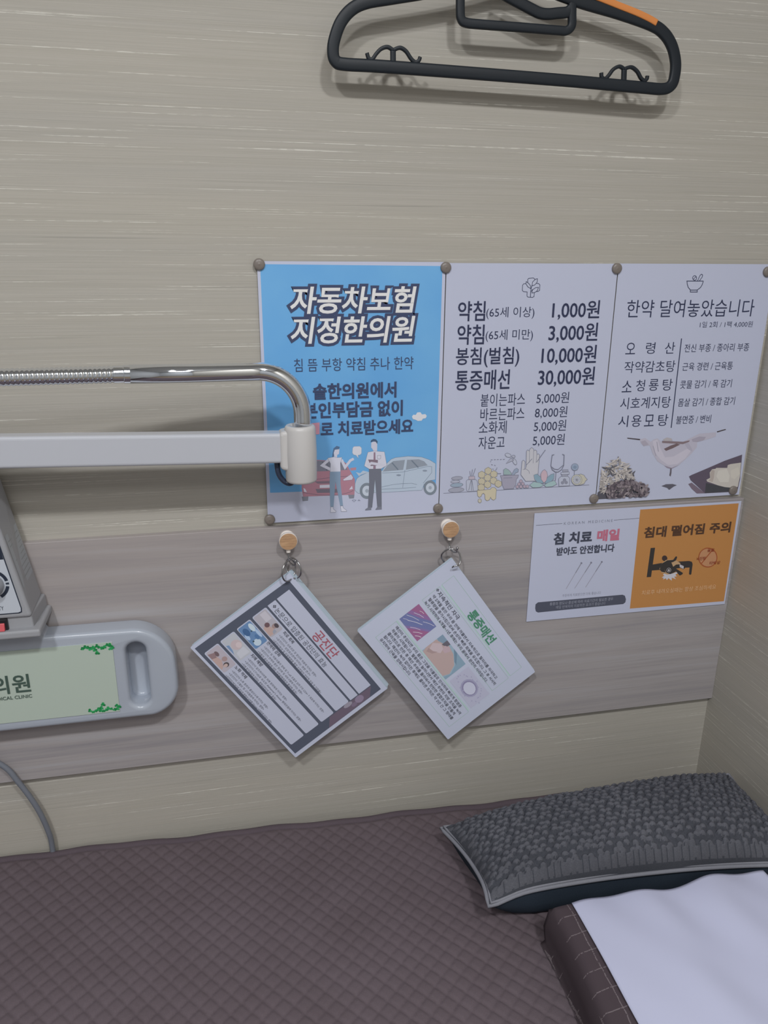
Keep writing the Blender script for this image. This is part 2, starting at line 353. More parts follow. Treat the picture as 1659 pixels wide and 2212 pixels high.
ART_INSURANCE = [
    ('colour_field','F','#FIELD',[(3.2,-3.0),(206.3,-4.3),(206.0,-263.3),(3.9,-259.4)]),
    ('illustration','F','b06a7c',[(41.3,-249.7),(41.1,-256.3),(42.5,-266.4),(94.6,-267.4),(104.4,-267.7),(105.3,-248.7),(99.2,-236.8),(95.0,-228.3),(91.8,-225.5),(60.4,-222.1),(50.4,-224.0),(44.7,-241.1)]),
    ('illustration','F','6f7284',[(51.4,-224.9),(61.0,-223.0),(90.7,-226.1),(96.5,-236.1),(75.6,-236.4),(50.1,-236.1)]),
    ('illustration','S','4a5068',0.4,[(41.3,-249.7),(56.2,-246.1),(77.6,-244.5),(99.2,-243.9)],0),
    ('illustration','S','4a5068',0.4,[(42.6,-261.4),(60.1,-265.2),(85.9,-267.2),(99.0,-264.0),(103.4,-262.0)],0),
    ('illustration','S','5a5f75',1.2,[(66.2,-224.7),(71.9,-235.9)],0),
    ('illustration','S','5a5f75',0.9,[(70.5,-224.9),(76.1,-236.1)],0),
    ('illustration','F','b8707f',[(99.2,-234.0),(106.8,-233.5),(106.6,-236.8),(100.3,-237.4)]),
    ('illustration','F','b9b3c2',[(90.7,-247.7),(100.5,-241.6),(103.0,-245.8),(101.8,-248.7),(91.5,-249.3)]),
    ('illustration','S','6a6d80',0.3,[(90.7,-247.7),(100.5,-241.6),(103.0,-245.8),(101.8,-248.7),(91.5,-249.3)],1),
    ('illustration','F','b9b3c2',[(43.1,-255.5),(45.4,-257.1),(47.2,-261.1),(43.8,-260.4)]),
    ('illustration','F','b9b3c2',[(98.0,-260.8),(101.5,-256.1),(102.5,-260.3)]),
    ('illustration','F','6d6576',[(57.6,-257.8),(59.6,-262.7),(84.9,-263.8),(88.7,-259.3)]),
    ('illustration','F','7a6374',[(56.2,-248.3),(60.4,-251.3),(82.9,-252.0),(88.3,-248.9)]),
    ('illustration','F','bcb8c6',[(62.7,-253.1),(75.6,-253.3),(75.5,-257.1),(62.6,-256.8)]),
    ('illustration','F','747887',[(40.9,-266.3),(48.9,-266.5),(48.2,-271.8),(41.8,-272.1)]),
    ('illustration','F','747887',[(96.8,-267.3),(104.5,-267.5),(103.9,-272.0),(98.1,-272.1)]),
    ('illustration','F','9db0c2',[(105.1,-254.3),(107.3,-247.7),(111.1,-244.6),(122.0,-239.8),(138.4,-239.3),(143.8,-230.7),(149.3,-225.6),(154.7,-223.8),(170.2,-222.8),(186.9,-224.6),(197.1,-228.6),(204.8,-233.6),(205.2,-254.0),(197.7,-254.8),(191.1,-259.0),(188.4,-266.6),(138.6,-266.7),(129.7,-266.2),(108.8,-265.9),(105.0,-262.1)]),
    ('illustration','S','5a6f8a',0.35,[(105.1,-254.3),(107.3,-247.7),(111.1,-244.6),(122.0,-239.8),(138.4,-239.3),(143.8,-230.7),(149.3,-225.6),(154.7,-223.8),(170.2,-222.8),(186.9,-224.6),(197.1,-228.6),(204.8,-233.6),(205.2,-254.0),(197.7,-254.8),(191.1,-259.0),(188.4,-266.6),(138.6,-266.7),(129.7,-266.2),(108.8,-265.9),(105.0,-262.1)],1),
    ('illustration','F','7e8a98',[(139.0,-240.4),(144.9,-232.9),(152.0,-228.0),(166.4,-227.1),(164.4,-239.5)]),
    ('illustration','F','7e8a98',[(169.1,-227.2),(183.6,-227.2),(190.4,-230.1),(195.0,-235.4),(167.7,-239.7)]),
    ('illustration','S','5f7084',1.4,[(150.4,-229.9),(158.2,-239.2)],0),
    ('illustration','S','5f7084',1.4,[(174.7,-228.3),(183.3,-237.6)],0),
    ('illustration','S','5a6f8a',0.4,[(138.4,-242.1),(163.8,-242.3),(196.1,-236.6),(200.1,-237.3),(200.3,-244.7),(189.9,-257.8)],0),
    ('illustration','S','5a6f8a',0.4,[(166.6,-239.6),(164.1,-262.0)],0),
    ('illustration','S','5a6f8a',0.4,[(138.0,-259.7),(151.8,-257.4),(161.8,-256.8),(175.3,-257.0),(182.0,-259.0)],0),
    ('illustration','S','5a6f8a',0.4,[(138.0,-262.6),(165.3,-262.7),(181.0,-262.4)],0),
    ('illustration','F','74849a',[(161.8,-246.1),(161.7,-246.4),(161.4,-246.6),(160.9,-246.8),(160.4,-247.0),(159.7,-247.1),(158.9,-247.1),(158.2,-247.0),(157.5,-246.8),(156.9,-246.6),(156.4,-246.4),(156.1,-246.1),(156.0,-245.8),(156.1,-245.5),(156.4,-245.2),(156.8,-245.0),(157.4,-244.9),(158.1,-244.8),(158.9,-244.8),(159.6,-244.9),(160.3,-245.0),(160.9,-245.2),(161.4,-245.5),(161.7,-245.8)]),
    ('illustration','F','74849a',[(194.5,-242.1),(194.4,-242.4),(194.1,-242.7),(193.6,-242.9),(193.0,-243.0),(192.3,-243.1),(191.6,-243.1),(190.8,-243.0),(190.1,-242.9),(189.5,-242.7),(189.0,-242.4),(188.7,-242.1),(188.6,-241.8),(188.7,-241.5),(189.0,-241.3),(189.5,-241.1),(190.1,-240.9),(190.8,-240.9),(191.5,-240.9),(192.3,-240.9),(193.0,-241.1),(193.6,-241.3),(194.1,-241.5),(194.4,-241.8)]),
    ('illustration','F','6c7a88',[(128.7,-264.0),(128.4,-266.6),(127.5,-269.0),(126.1,-271.1),(124.3,-272.6),(122.1,-273.5),(119.8,-273.7),(117.5,-273.2),(115.3,-272.1),(113.5,-270.3),(112.1,-268.2),(111.2,-265.7),(110.9,-263.0),(111.2,-260.4),(112.1,-258.0),(113.5,-256.0),(115.4,-254.5),(117.5,-253.6),(119.8,-253.4),(122.1,-253.9),(124.2,-255.0),(126.1,-256.7),(127.5,-258.9),(128.4,-261.4)]),
    ('illustration','F','aab6c2',[(125.5,-263.8),(125.4,-265.5),(124.8,-267.0),(123.9,-268.3),(122.7,-269.3),(121.3,-269.9),(119.8,-270.0),(118.3,-269.7),(116.9,-269.0),(115.7,-267.9),(114.8,-266.5),(114.3,-264.9),(114.1,-263.2),(114.3,-261.5),(114.8,-260.0),(115.8,-258.7),(116.9,-257.7),(118.3,-257.2),(119.8,-257.0),(121.3,-257.3),(122.7,-258.1),(123.9,-259.1),(124.8,-260.5),(125.3,-262.1)]),
    ('illustration','F','8a98a6',[(122.0,-263.6),(121.9,-264.3),(121.7,-264.8),(121.3,-265.3),(120.9,-265.7),(120.4,-265.9),(119.8,-265.9),(119.2,-265.8),(118.7,-265.6),(118.3,-265.1),(117.9,-264.6),(117.7,-264.0),(117.6,-263.4),(117.7,-262.8),(117.9,-262.2),(118.3,-261.7),(118.7,-261.3),(119.2,-261.1),(119.8,-261.1),(120.4,-261.2),(120.9,-261.5),(121.3,-261.9),(121.7,-262.4),(121.9,-263.0)]),
    ('illustration','F','6c7a88',[(207.2,-264.4),(207.0,-266.8),(206.2,-269.1),(204.9,-271.0),(203.2,-272.4),(201.2,-273.2),(199.0,-273.4),(196.8,-272.9),(194.8,-271.9),(193.0,-270.3),(191.6,-268.3),(190.7,-265.9),(190.4,-263.5),(190.6,-261.1),(191.4,-258.9),(192.7,-257.0),(194.4,-255.6),(196.4,-254.8),(198.5,-254.6),(200.7,-255.0),(202.8,-256.1),(204.5,-257.6),(205.9,-259.7),(206.8,-262.0)]),
    ('illustration','F','aab6c2',[(204.2,-264.3),(204.1,-265.8),(203.6,-267.2),(202.7,-268.4),(201.6,-269.3),(200.3,-269.9),(198.9,-270.0),(197.5,-269.7),(196.2,-269.0),(195.1,-268.0),(194.2,-266.7),(193.6,-265.2),(193.4,-263.7),(193.5,-262.1),(194.0,-260.7),(194.9,-259.5),(195.9,-258.6),(197.2,-258.1),(198.6,-257.9),(200.0,-258.2),(201.3,-258.9),(202.5,-259.9),(203.4,-261.2),(204.0,-262.7)]),
    ('illustration','F','8a98a6',[(200.8,-264.1),(200.8,-264.6),(200.6,-265.2),(200.3,-265.6),(199.9,-266.0),(199.4,-266.2),(198.8,-266.2),(198.3,-266.1),(197.8,-265.9),(197.4,-265.5),(197.0,-265.0),(196.8,-264.4),(196.7,-263.8),(196.8,-263.3),(197.0,-262.7),(197.3,-262.3),(197.7,-261.9),(198.2,-261.7),(198.7,-261.7),(199.3,-261.8),(199.8,-262.1),(200.2,-262.4),(200.5,-262.9),(200.8,-263.5)]),
    ('illustration','F','9db0c2',[(106.2,-239.3),(111.6,-241.0),(114.9,-237.9),(122.0,-240.1),(112.2,-243.0),(105.6,-248.2),(110.0,-244.5)]),
    ('illustration','F','3f6796',[(78.0,-219.3),(78.9,-213.4),(79.8,-209.1),(83.5,-206.3),(87.3,-207.5),(86.4,-210.3),(82.3,-210.5),(81.2,-215.7),(79.6,-219.7)]),
    ('illustration','F','b7b6c4',[(81.3,-210.8),(86.8,-210.3),(86.2,-216.1),(84.2,-217.1),(83.8,-220.1),(80.6,-219.4),(80.0,-214.5)]),
    ('illustration','S','b7b6c4',3.4,[(75.0,-221.7),(66.3,-229.1),(76.9,-235.1)],0),
    ('illustration','S','b7b6c4',3.2,[(89.1,-223.1),(93.3,-232.8),(99.8,-224.7),(103.8,-222.8)],0),
    ('illustration','F','b9bac9',[(72.6,-220.5),(80.1,-219.4),(84.3,-220.4),(89.9,-220.4),(87.7,-227.4),(87.9,-237.8),(75.4,-237.4),(75.9,-227.4)]),
    ('illustration','S','6a7188',0.3,[(72.6,-220.5),(80.1,-219.4),(84.3,-220.4),(89.9,-220.4),(87.7,-227.4),(87.9,-237.8),(75.4,-237.4),(75.9,-227.4)],1),
    ('illustration','F','6d8bab',[(75.1,-237.4),(87.8,-237.6),(87.6,-252.2),(90.4,-280.5),(86.9,-280.5),(81.6,-249.7),(78.8,-281.1),(74.9,-280.9),(74.5,-251.5)]),
    ('illustration','F','b9bac9',[(75.5,-281.2),(78.4,-281.4),(78.4,-283.7),(81.9,-287.3),(81.3,-288.4),(75.0,-288.2)]),
    ('illustration','S','5a6078',0.3,[(75.5,-281.2),(78.4,-281.4),(78.4,-283.7),(81.9,-287.3),(81.3,-288.4),(75.0,-288.2)],1),
    ('illustration','F','b9bac9',[(87.1,-280.8),(90.2,-280.8),(90.7,-283.3),(94.9,-287.0),(94.7,-288.3),(88.1,-288.0)]),
    ('illustration','S','5a6078',0.3,[(87.1,-280.8),(90.2,-280.8),(90.7,-283.3),(94.9,-287.0),(94.7,-288.3),(88.1,-288.0)],1),
    ('illustration','F','bcbdcb',[(104.2,-207.8),(111.2,-207.9),(113.3,-210.1),(113.1,-216.6),(111.4,-218.4),(109.0,-218.5),(109.4,-222.4),(106.6,-218.6),(103.6,-217.8),(102.2,-215.5),(102.6,-209.6)]),
    ('illustration','S','8a90a5',0.3,[(104.2,-207.8),(111.2,-207.9),(113.3,-210.1),(113.1,-216.6),(111.4,-218.4),(109.0,-218.5),(109.4,-222.4),(106.6,-218.6),(103.6,-217.8),(102.2,-215.5),(102.6,-209.6)],1),
    ('illustration','F','b5b4c2',[(125.0,-204.1),(129.5,-202.1),(132.2,-203.8),(132.2,-211.4),(131.9,-215.3),(128.2,-215.1),(126.3,-211.7),(124.8,-210.0)]),
    ('illustration','F','36567e',[(124.1,-203.7),(124.8,-201.1),(127.6,-199.6),(130.6,-200.3),(132.7,-202.8),(132.2,-206.0),(130.2,-203.2),(126.8,-202.7)]),
    ('illustration','F','b9bac9',[(120.9,-215.5),(128.5,-214.5),(141.0,-216.0),(144.1,-232.9),(138.4,-236.0),(137.3,-236.8),(122.5,-236.3),(116.5,-232.2)]),
    ('illustration','S','6a7188',0.3,[(120.9,-215.5),(128.5,-214.5),(141.0,-216.0),(144.1,-232.9),(138.4,-236.0),(137.3,-236.8),(122.5,-236.3),(116.5,-232.2)],1),
    ('illustration','F','8d6980',[(128.0,-216.0),(130.0,-216.0),(130.5,-236.7),(129.1,-238.6),(127.4,-236.7)]),
    ('illustration','F','7c6475',[(121.2,-224.5),(133.1,-225.5),(132.9,-232.4),(124.2,-232.7)]),
    ('illustration','S','b7b6c4',3.2,[(119.8,-232.3),(125.2,-229.2),(141.6,-232.8)],0),
    ('illustration','S','6a7188',0.35,[(132.3,-220.2),(136.6,-220.2),(136.3,-224.2),(134.5,-224.9),(132.3,-223.5)],1),
    ('illustration','F','646878',[(122.2,-236.3),(137.3,-236.5),(137.6,-254.9),(138.1,-285.1),(132.6,-285.0),(129.7,-250.0),(126.2,-285.1),(120.9,-284.8),(122.5,-254.1)]),
    ('illustration','F','6e7282',[(120.9,-284.8),(125.1,-284.8),(125.1,-288.1),(117.4,-288.3),(117.8,-286.7)]),
    ('illustration','F','6e7282',[(132.6,-284.7),(138.1,-284.8),(138.2,-288.2),(130.2,-288.3),(130.9,-286.9)]),
    ('illustration','F','c0c1ce',[(174.0,-174.5),(175.8,-172.3),(178.6,-172.7),(180.4,-169.8),(184.2,-169.6),(186.3,-172.4),(190.4,-172.1),(192.2,-174.4),(191.0,-177.1),(187.5,-177.6),(186.0,-179.9),(181.4,-180.1),(178.3,-178.4),(175.3,-177.6)]),
    ('illustration','S','6a7188',0.35,[(101.7,-274.3),(103.9,-276.5),(106.4,-274.4),(103.9,-273.8)],1),
    ('illustration','S','6a7188',0.35,[(108.6,-275.3),(111.5,-275.5),(109.9,-273.9)],1),
    ('title_lettering', 'T', 'c9ccd8', '자동차보험', 34.0, 176.5, -55.2, -26.0, 0.02, 0.16, '39415c', 0.115),
    ('title_lettering', 'T', 'c9ccd8', '지정한의원', 33.6, 175.7, -87.8, -58.4, 0.02, 0.16, '39415c', 0.115),
    ('lettering', 'T', '39435f', '침 뜸 부항 약침 추나 한약', 36.3, 174.6, -118.8, -104.0, -0.004, 0, None, 0),
    ('lettering', 'T', '39435f', '솔한의원에서', 56.9, 154.8, -151.1, -132.5, 0.028, 0, None, 0),
    ('lettering', 'T', '39435f', '본인부담금 없이', 46.3, 162.7, -173.0, -154.1, 0.028, 0, None, 0),
    ('lettering','F','b78596',[(45.2,-178.8),(63.9,-177.5),(63.6,-191.3),(44.8,-192.5)]),
    ('lettering', 'T', '39435f', '로 치료받으세요', 65.0, 175.8, -194.6, -176.8, 0.028, 0, None, 0),
]
ART_PRICES = [
    ('emblem','S','2c3149',0.7,[(99.1,-16.5),(105.1,-16.1),(107.0,-17.8),(107.0,-21.9),(111.8,-22.3),(113.5,-23.9),(113.5,-30.0),(111.7,-31.1),(107.2,-31.4),(107.2,-36.8),(105.5,-37.8),(99.7,-37.5),(98.3,-36.1),(98.3,-31.7),(93.7,-31.3),(92.2,-30.0),(92.2,-23.9),(93.6,-22.5),(98.4,-22.3),(98.0,-17.8)],1),
    ('emblem','S','2c3149',0.8,[(102.7,-37.5),(102.7,-30.7),(103.1,-26.3),(104.4,-22.5)],0),
    ('emblem','S','2c3149',0.7,[(102.8,-32.0),(104.8,-28.6)],0),
    ('emblem','F','a5a9ba',[(102.5,-28.0),(98.6,-25.9),(96.1,-22.5),(96.4,-20.1),(99.9,-22.5),(102.0,-25.0)]),
    ('emblem','S','2c3149',0.7,[(102.5,-28.0),(98.6,-25.9),(96.1,-22.5),(96.4,-20.1),(99.9,-22.5),(102.0,-25.0)],1),
    ('emblem','F','a5a9ba',[(103.8,-25.0),(104.2,-20.5),(107.7,-17.4),(109.9,-16.9),(109.9,-20.5),(107.4,-23.6)]),
    ('emblem','S','2c3149',0.7,[(103.8,-25.0),(104.2,-20.5),(107.7,-17.4),(109.9,-16.9),(109.9,-20.5),(107.4,-23.6)],1),
    ('emblem','F','a5a9ba',[(104.3,-32.7),(104.8,-29.3),(108.4,-26.9),(111.9,-26.6),(110.6,-30.4),(107.8,-32.3)]),
    ('emblem','S','2c3149',0.7,[(104.3,-32.7),(104.8,-29.3),(108.4,-26.9),(111.9,-26.6),(110.6,-30.4),(107.8,-32.3)],1),
    ('lettering', 'T', '2c3149', '약침', 15.2, 48.2, -64.0, -41.5, 0.01, 0, None, 0),
    ('lettering', 'T', '2c3149', '(65세 이상)', 49.5, 109.0, -62.1, -48.3, 0.0, 0, None, 0),
    ('lettering', 'T', '2c3149', '1,000원', 131.2, 191.7, -63.4, -41.3, 0.01, 0, None, 0),
    ('lettering', 'T', '2c3149', '약침', 15.5, 48.3, -90.8, -67.9, 0.01, 0, None, 0),
    ('lettering', 'T', '2c3149', '(65세 미만)', 50.1, 109.0, -88.0, -74.0, 0.0, 0, None, 0),
    ('lettering', 'T', '2c3149', '3,000원', 128.7, 191.8, -89.9, -67.4, 0.01, 0, None, 0),
    ('lettering', 'T', '2c3149', '봉침(벌침)', 14.7, 93.4, -117.5, -94.1, 0.01, 0, None, 0),
    ('lettering', 'T', '2c3149', '10,000원', 121.7, 192.8, -116.5, -93.6, 0.01, 0, None, 0),
    ('lettering', 'T', '2c3149', '통증매선', 15.0, 83.1, -144.3, -120.5, 0.01, 0, None, 0),
    ('lettering', 'T', '2c3149', '30,000원', 119.2, 193.0, -143.0, -119.7, 0.01, 0, None, 0),
    ('lettering', 'T', '2c3149', '붙이는파스', 47.6, 104.3, -164.7, -149.3, 0.0, 0, None, 0),
    ('lettering', 'T', '2c3149', '5,000원', 119.2, 161.7, -164.2, -149.8, 0.0, 0, None, 0),
    ('lettering', 'T', '2c3149', '바르는파스', 48.2, 104.7, -182.2, -166.6, 0.0, 0, None, 0),
    ('lettering', 'T', '2c3149', '8,000원', 118.4, 160.8, -181.9, -167.3, 0.0, 0, None, 0),
    ('lettering', 'T', '2c3149', '소화제', 47.1, 82.6, -198.5, -182.8, 0.0, 0, None, 0),
    ('lettering', 'T', '2c3149', '5,000원', 118.2, 160.7, -199.1, -184.3, 0.0, 0, None, 0),
    ('lettering', 'T', '2c3149', '자운고', 47.5, 81.2, -217.5, -201.6, 0.0, 0, None, 0),
    ('lettering', 'T', '2c3149', '5,000원', 118.2, 160.3, -217.0, -202.1, 0.0, 0, None, 0),
    ('illustration','S','6d7083',0.6,[(4.9,-271.1),(199.5,-271.0)],0),
    ('illustration','F','8f92a3',[(31.4,-267.6),(31.1,-268.4),(30.2,-269.2),(28.6,-269.8),(26.6,-270.3),(24.2,-270.7),(21.6,-270.8),(19.0,-270.8),(16.6,-270.5),(14.5,-270.0),(12.8,-269.4),(11.7,-268.7),(11.3,-267.9),(11.6,-267.1),(12.5,-266.3),(14.0,-265.7),(16.0,-265.1),(18.4,-264.8),(21.0,-264.7),(23.6,-264.7),(26.0,-265.0),(28.2,-265.5),(29.8,-266.1),(30.9,-266.8)]),
    ('illustration','S','6d7083',0.55,[(31.4,-267.6),(31.1,-268.4),(30.2,-269.2),(28.6,-269.8),(26.6,-270.3),(24.2,-270.7),(21.6,-270.8),(19.0,-270.8),(16.6,-270.5),(14.5,-270.0),(12.8,-269.4),(11.7,-268.7),(11.3,-267.9),(11.6,-267.1),(12.5,-266.3),(14.0,-265.7),(16.0,-265.1),(18.4,-264.8),(21.0,-264.7),(23.6,-264.7),(26.0,-265.0),(28.2,-265.5),(29.8,-266.1),(30.9,-266.8)],1),
    ('illustration','F','7f97ab',[(29.7,-261.3),(29.5,-262.0),(28.8,-262.6),(27.6,-263.2),(26.0,-263.7),(24.1,-264.0),(22.0,-264.1),(19.9,-264.0),(17.9,-263.8),(16.2,-263.4),(14.9,-262.8),(14.0,-262.2),(13.6,-261.5),(13.8,-260.8),(14.6,-260.1),(15.8,-259.6),(17.4,-259.1),(19.3,-258.8),(21.4,-258.7),(23.5,-258.7),(25.5,-259.0),(27.2,-259.4),(28.5,-259.9),(29.4,-260.6)]),
    ('illustration','S','6d7083',0.55,[(29.7,-261.3),(29.5,-262.0),(28.8,-262.6),(27.6,-263.2),(26.0,-263.7),(24.1,-264.0),(22.0,-264.1),(19.9,-264.0),(17.9,-263.8),(16.2,-263.4),(14.9,-262.8),(14.0,-262.2),(13.6,-261.5),(13.8,-260.8),(14.6,-260.1),(15.8,-259.6),(17.4,-259.1),(19.3,-258.8),(21.4,-258.7),(23.5,-258.7),(25.5,-259.0),(27.2,-259.4),(28.5,-259.9),(29.4,-260.6)],1),
    ('illustration','F','9a9eb0',[(25.5,-256.8),(25.4,-257.3),(24.8,-257.7),(24.0,-258.1),(22.8,-258.4),(21.4,-258.6),(19.9,-258.7),(18.4,-258.7),(16.9,-258.5),(15.7,-258.2),(14.7,-257.9),(14.1,-257.4),(13.8,-257.0),(14.0,-256.5),(14.5,-256.0),(15.4,-255.6),(16.6,-255.3),(18.0,-255.1),(19.5,-255.0),(21.0,-255.1),(22.4,-255.2),(23.7,-255.5),(24.6,-255.9),(25.3,-256.3)]),
    ('illustration','S','6d7083',0.55,[(25.5,-256.8),(25.4,-257.3),(24.8,-257.7),(24.0,-258.1),(22.8,-258.4),(21.4,-258.6),(19.9,-258.7),(18.4,-258.7),(16.9,-258.5),(15.7,-258.2),(14.7,-257.9),(14.1,-257.4),(13.8,-257.0),(14.0,-256.5),(14.5,-256.0),(15.4,-255.6),(16.6,-255.3),(18.0,-255.1),(19.5,-255.0),(21.0,-255.1),(22.4,-255.2),(23.7,-255.5),(24.6,-255.9),(25.3,-256.3)],1),
    ('illustration','F','8f92a3',[(28.8,-252.5),(28.6,-253.1),(28.0,-253.7),(26.9,-254.2),(25.5,-254.5),(23.8,-254.8),(22.0,-254.9),(20.1,-254.9),(18.4,-254.7),(16.9,-254.3),(15.7,-253.9),(15.0,-253.3),(14.7,-252.7),(14.8,-252.1),(15.5,-251.5),(16.6,-251.0),(18.0,-250.7),(19.7,-250.4),(21.5,-250.3),(23.3,-250.3),(25.0,-250.5),(26.5,-250.9),(27.7,-251.3),(28.5,-251.9)]),
    ('illustration','S','6d7083',0.55,[(28.8,-252.5),(28.6,-253.1),(28.0,-253.7),(26.9,-254.2),(25.5,-254.5),(23.8,-254.8),(22.0,-254.9),(20.1,-254.9),(18.4,-254.7),(16.9,-254.3),(15.7,-253.9),(15.0,-253.3),(14.7,-252.7),(14.8,-252.1),(15.5,-251.5),(16.6,-251.0),(18.0,-250.7),(19.7,-250.4),(21.5,-250.3),(23.3,-250.3),(25.0,-250.5),(26.5,-250.9),(27.7,-251.3),(28.5,-251.9)],1),
    ('illustration','F','a3a8ba',[(33.8,-257.0),(34.9,-255.5),(46.0,-255.6),(48.0,-257.8),(49.7,-268.3),(48.6,-270.5),(36.2,-270.5),(34.6,-268.7)]),
    ('illustration','S','6d7083',0.55,[(33.8,-257.0),(34.9,-255.5),(46.0,-255.6),(48.0,-257.8),(49.7,-268.3),(48.6,-270.5),(36.2,-270.5),(34.6,-268.7)],1),
    ('illustration','F','ab98a6',[(36.9,-251.1),(44.3,-251.1),(44.9,-255.2),(37.1,-255.2)]),
    ('illustration','S','6d7083',0.5,[(36.9,-251.1),(44.3,-251.1),(44.9,-255.2),(37.1,-255.2)],1),
    ('illustration','S','6d7083',0.7,[(39.0,-250.6),(37.8,-244.4)],0),
    ('illustration','S','6d7083',0.7,[(40.5,-250.7),(41.1,-242.4)],0),
    ('illustration','S','6d7083',0.7,[(42.1,-250.7),(45.0,-241.2)],0),
    ('illustration','S','6d7083',0.7,[(39.9,-256.1),(37.4,-269.5)],0),
    ('illustration','S','6d7083',0.7,[(40.5,-256.2),(41.1,-269.7)],0),
    ('illustration','S','6d7083',0.7,[(41.1,-256.2),(43.6,-269.8)],0),
    ('illustration','F','b3a57e',[(57.8,-252.5),(53.7,-254.7),(49.4,-252.0),(49.2,-247.3),(53.3,-245.1),(57.6,-247.7)]),
    ('illustration','S','7f7868',0.6,[(57.8,-252.5),(53.7,-254.7),(49.4,-252.0),(49.2,-247.3),(53.3,-245.1),(57.6,-247.7)],1),
    ('illustration','F','b3a57e',[(66.0,-248.0),(61.9,-250.2),(57.6,-247.6),(57.4,-242.8),(61.4,-240.6),(65.8,-243.2)]),
    ('illustration','S','7f7868',0.6,[(66.0,-248.0),(61.9,-250.2),(57.6,-247.6),(57.4,-242.8),(61.4,-240.6),(65.8,-243.2)],1),
    ('illustration','F','b3a57e',[(73.7,-252.6),(69.6,-254.8),(65.3,-252.1),(65.0,-247.3),(69.1,-245.2),(73.5,-247.8)]),
    ('illustration','S','7f7868',0.6,[(73.7,-252.6),(69.6,-254.8),(65.3,-252.1),(65.0,-247.3),(69.1,-245.2),(73.5,-247.8)],1),
    ('illustration','F','b3a57e',[(65.7,-256.8),(61.7,-259.0),(57.3,-256.4),(57.1,-251.6),(61.2,-249.4),(65.5,-252.0)]),
    ('illustration','S','7f7868',0.6,[(65.7,-256.8),(61.7,-259.0),(57.3,-256.4),(57.1,-251.6),(61.2,-249.4),(65.5,-252.0)],1),
    ('illustration','F','b3a57e',[(58.3,-261.1),(54.2,-263.3),(49.9,-260.6),(49.6,-255.8),(53.7,-253.7),(58.0,-256.3)]),
    ('illustration','S','7f7868',0.6,[(58.3,-261.1),(54.2,-263.3),(49.9,-260.6),(49.6,-255.8),(53.7,-253.7),(58.0,-256.3)],1),
    ('illustration','F','b3a57e',[(73.7,-260.9),(69.6,-263.1),(65.2,-260.5),(65.0,-255.7),(69.1,-253.5),(73.4,-256.1)]),
    ('illustration','S','7f7868',0.6,[(73.7,-260.9),(69.6,-263.1),(65.2,-260.5),(65.0,-255.7),(69.1,-253.5),(73.4,-256.1)],1),
    ('illustration','F','b3a57e',[(66.2,-265.5),(62.1,-267.7),(57.8,-265.0),(57.5,-260.2),(61.6,-258.0),(65.9,-260.7)]),
    ('illustration','S','7f7868',0.6,[(66.2,-265.5),(62.1,-267.7),(57.8,-265.0),(57.5,-260.2),(61.6,-258.0),(65.9,-260.7)],1),
    ('illustration','F','b3a57e',[(57.9,-268.7),(53.8,-270.9),(49.5,-268.3),(49.2,-263.4),(53.3,-261.3),(57.6,-263.9)]),
    ('illustration','S','7f7868',0.6,[(57.9,-268.7),(53.8,-270.9),(49.5,-268.3),(49.2,-263.4),(53.3,-261.3),(57.6,-263.9)],1),
    ('illustration','F','b3a57e',[(80.2,-265.3),(76.1,-267.5),(71.7,-264.8),(71.4,-260.0),(75.5,-257.8),(79.9,-260.4)]),
    ('illustration','S','7f7868',0.6,[(80.2,-265.3),(76.1,-267.5),(71.7,-264.8),(71.4,-260.0),(75.5,-257.8),(79.9,-260.4)],1),
    ('illustration','F','b9aa80',[(48.5,-269.8),(49.5,-277.0),(51.7,-279.0),(54.1,-277.9),(55.0,-275.1),(56.8,-273.9),(58.8,-275.7),(59.5,-281.9),(61.9,-284.2),(65.2,-283.2),(66.5,-279.5),(67.9,-282.1),(70.7,-283.9),(73.5,-282.1),(73.7,-269.7),(71.1,-267.3),(67.7,-267.1),(65.3,-269.5)]),
    ('illustration','S','7f7868',0.6,[(48.5,-269.8),(49.5,-277.0),(51.7,-279.0),(54.1,-277.9),(55.0,-275.1),(56.8,-273.9),(58.8,-275.7),(59.5,-281.9),(61.9,-284.2),(65.2,-283.2),(66.5,-279.5),(67.9,-282.1),(70.7,-283.9),(73.5,-282.1),(73.7,-269.7),(71.1,-267.3),(67.7,-267.1),(65.3,-269.5)],1),
    ('illustration','F','b0a88f',[(54.8,-283.8),(54.7,-284.7),(54.4,-285.5),(53.8,-286.0),(53.1,-286.3),(52.3,-286.2),(51.5,-285.9),(50.9,-285.2),(50.5,-284.4),(50.3,-283.5),(50.4,-282.6),(50.7,-281.9),(51.3,-281.3),(52.0,-281.0),(52.8,-281.1),(53.6,-281.4),(54.2,-282.1),(54.6,-282.9)]),
    ('illustration','S','7f7868',0.6,[(54.8,-283.8),(54.7,-284.7),(54.4,-285.5),(53.8,-286.0),(53.1,-286.3),(52.3,-286.2),(51.5,-285.9),(50.9,-285.2),(50.5,-284.4),(50.3,-283.5),(50.4,-282.6),(50.7,-281.9),(51.3,-281.3),(52.0,-281.0),(52.8,-281.1),(53.6,-281.4),(54.2,-282.1),(54.6,-282.9)],1),
    ('illustration','F','80a09c',[(82.2,-251.4),(81.8,-244.8),(84.4,-243.1),(87.7,-244.8),(91.0,-247.8),(93.4,-251.9)]),
    ('illustration','S','6d7083',0.55,[(82.2,-251.4),(81.8,-244.8),(84.4,-243.1),(87.7,-244.8),(91.0,-247.8),(93.4,-251.9)],1),
    ('illustration','F','8094ac',[(92.5,-252.1),(96.1,-245.2),(98.9,-243.6),(101.5,-245.5),(101.1,-248.6),(98.0,-249.7),(96.0,-252.3)]),
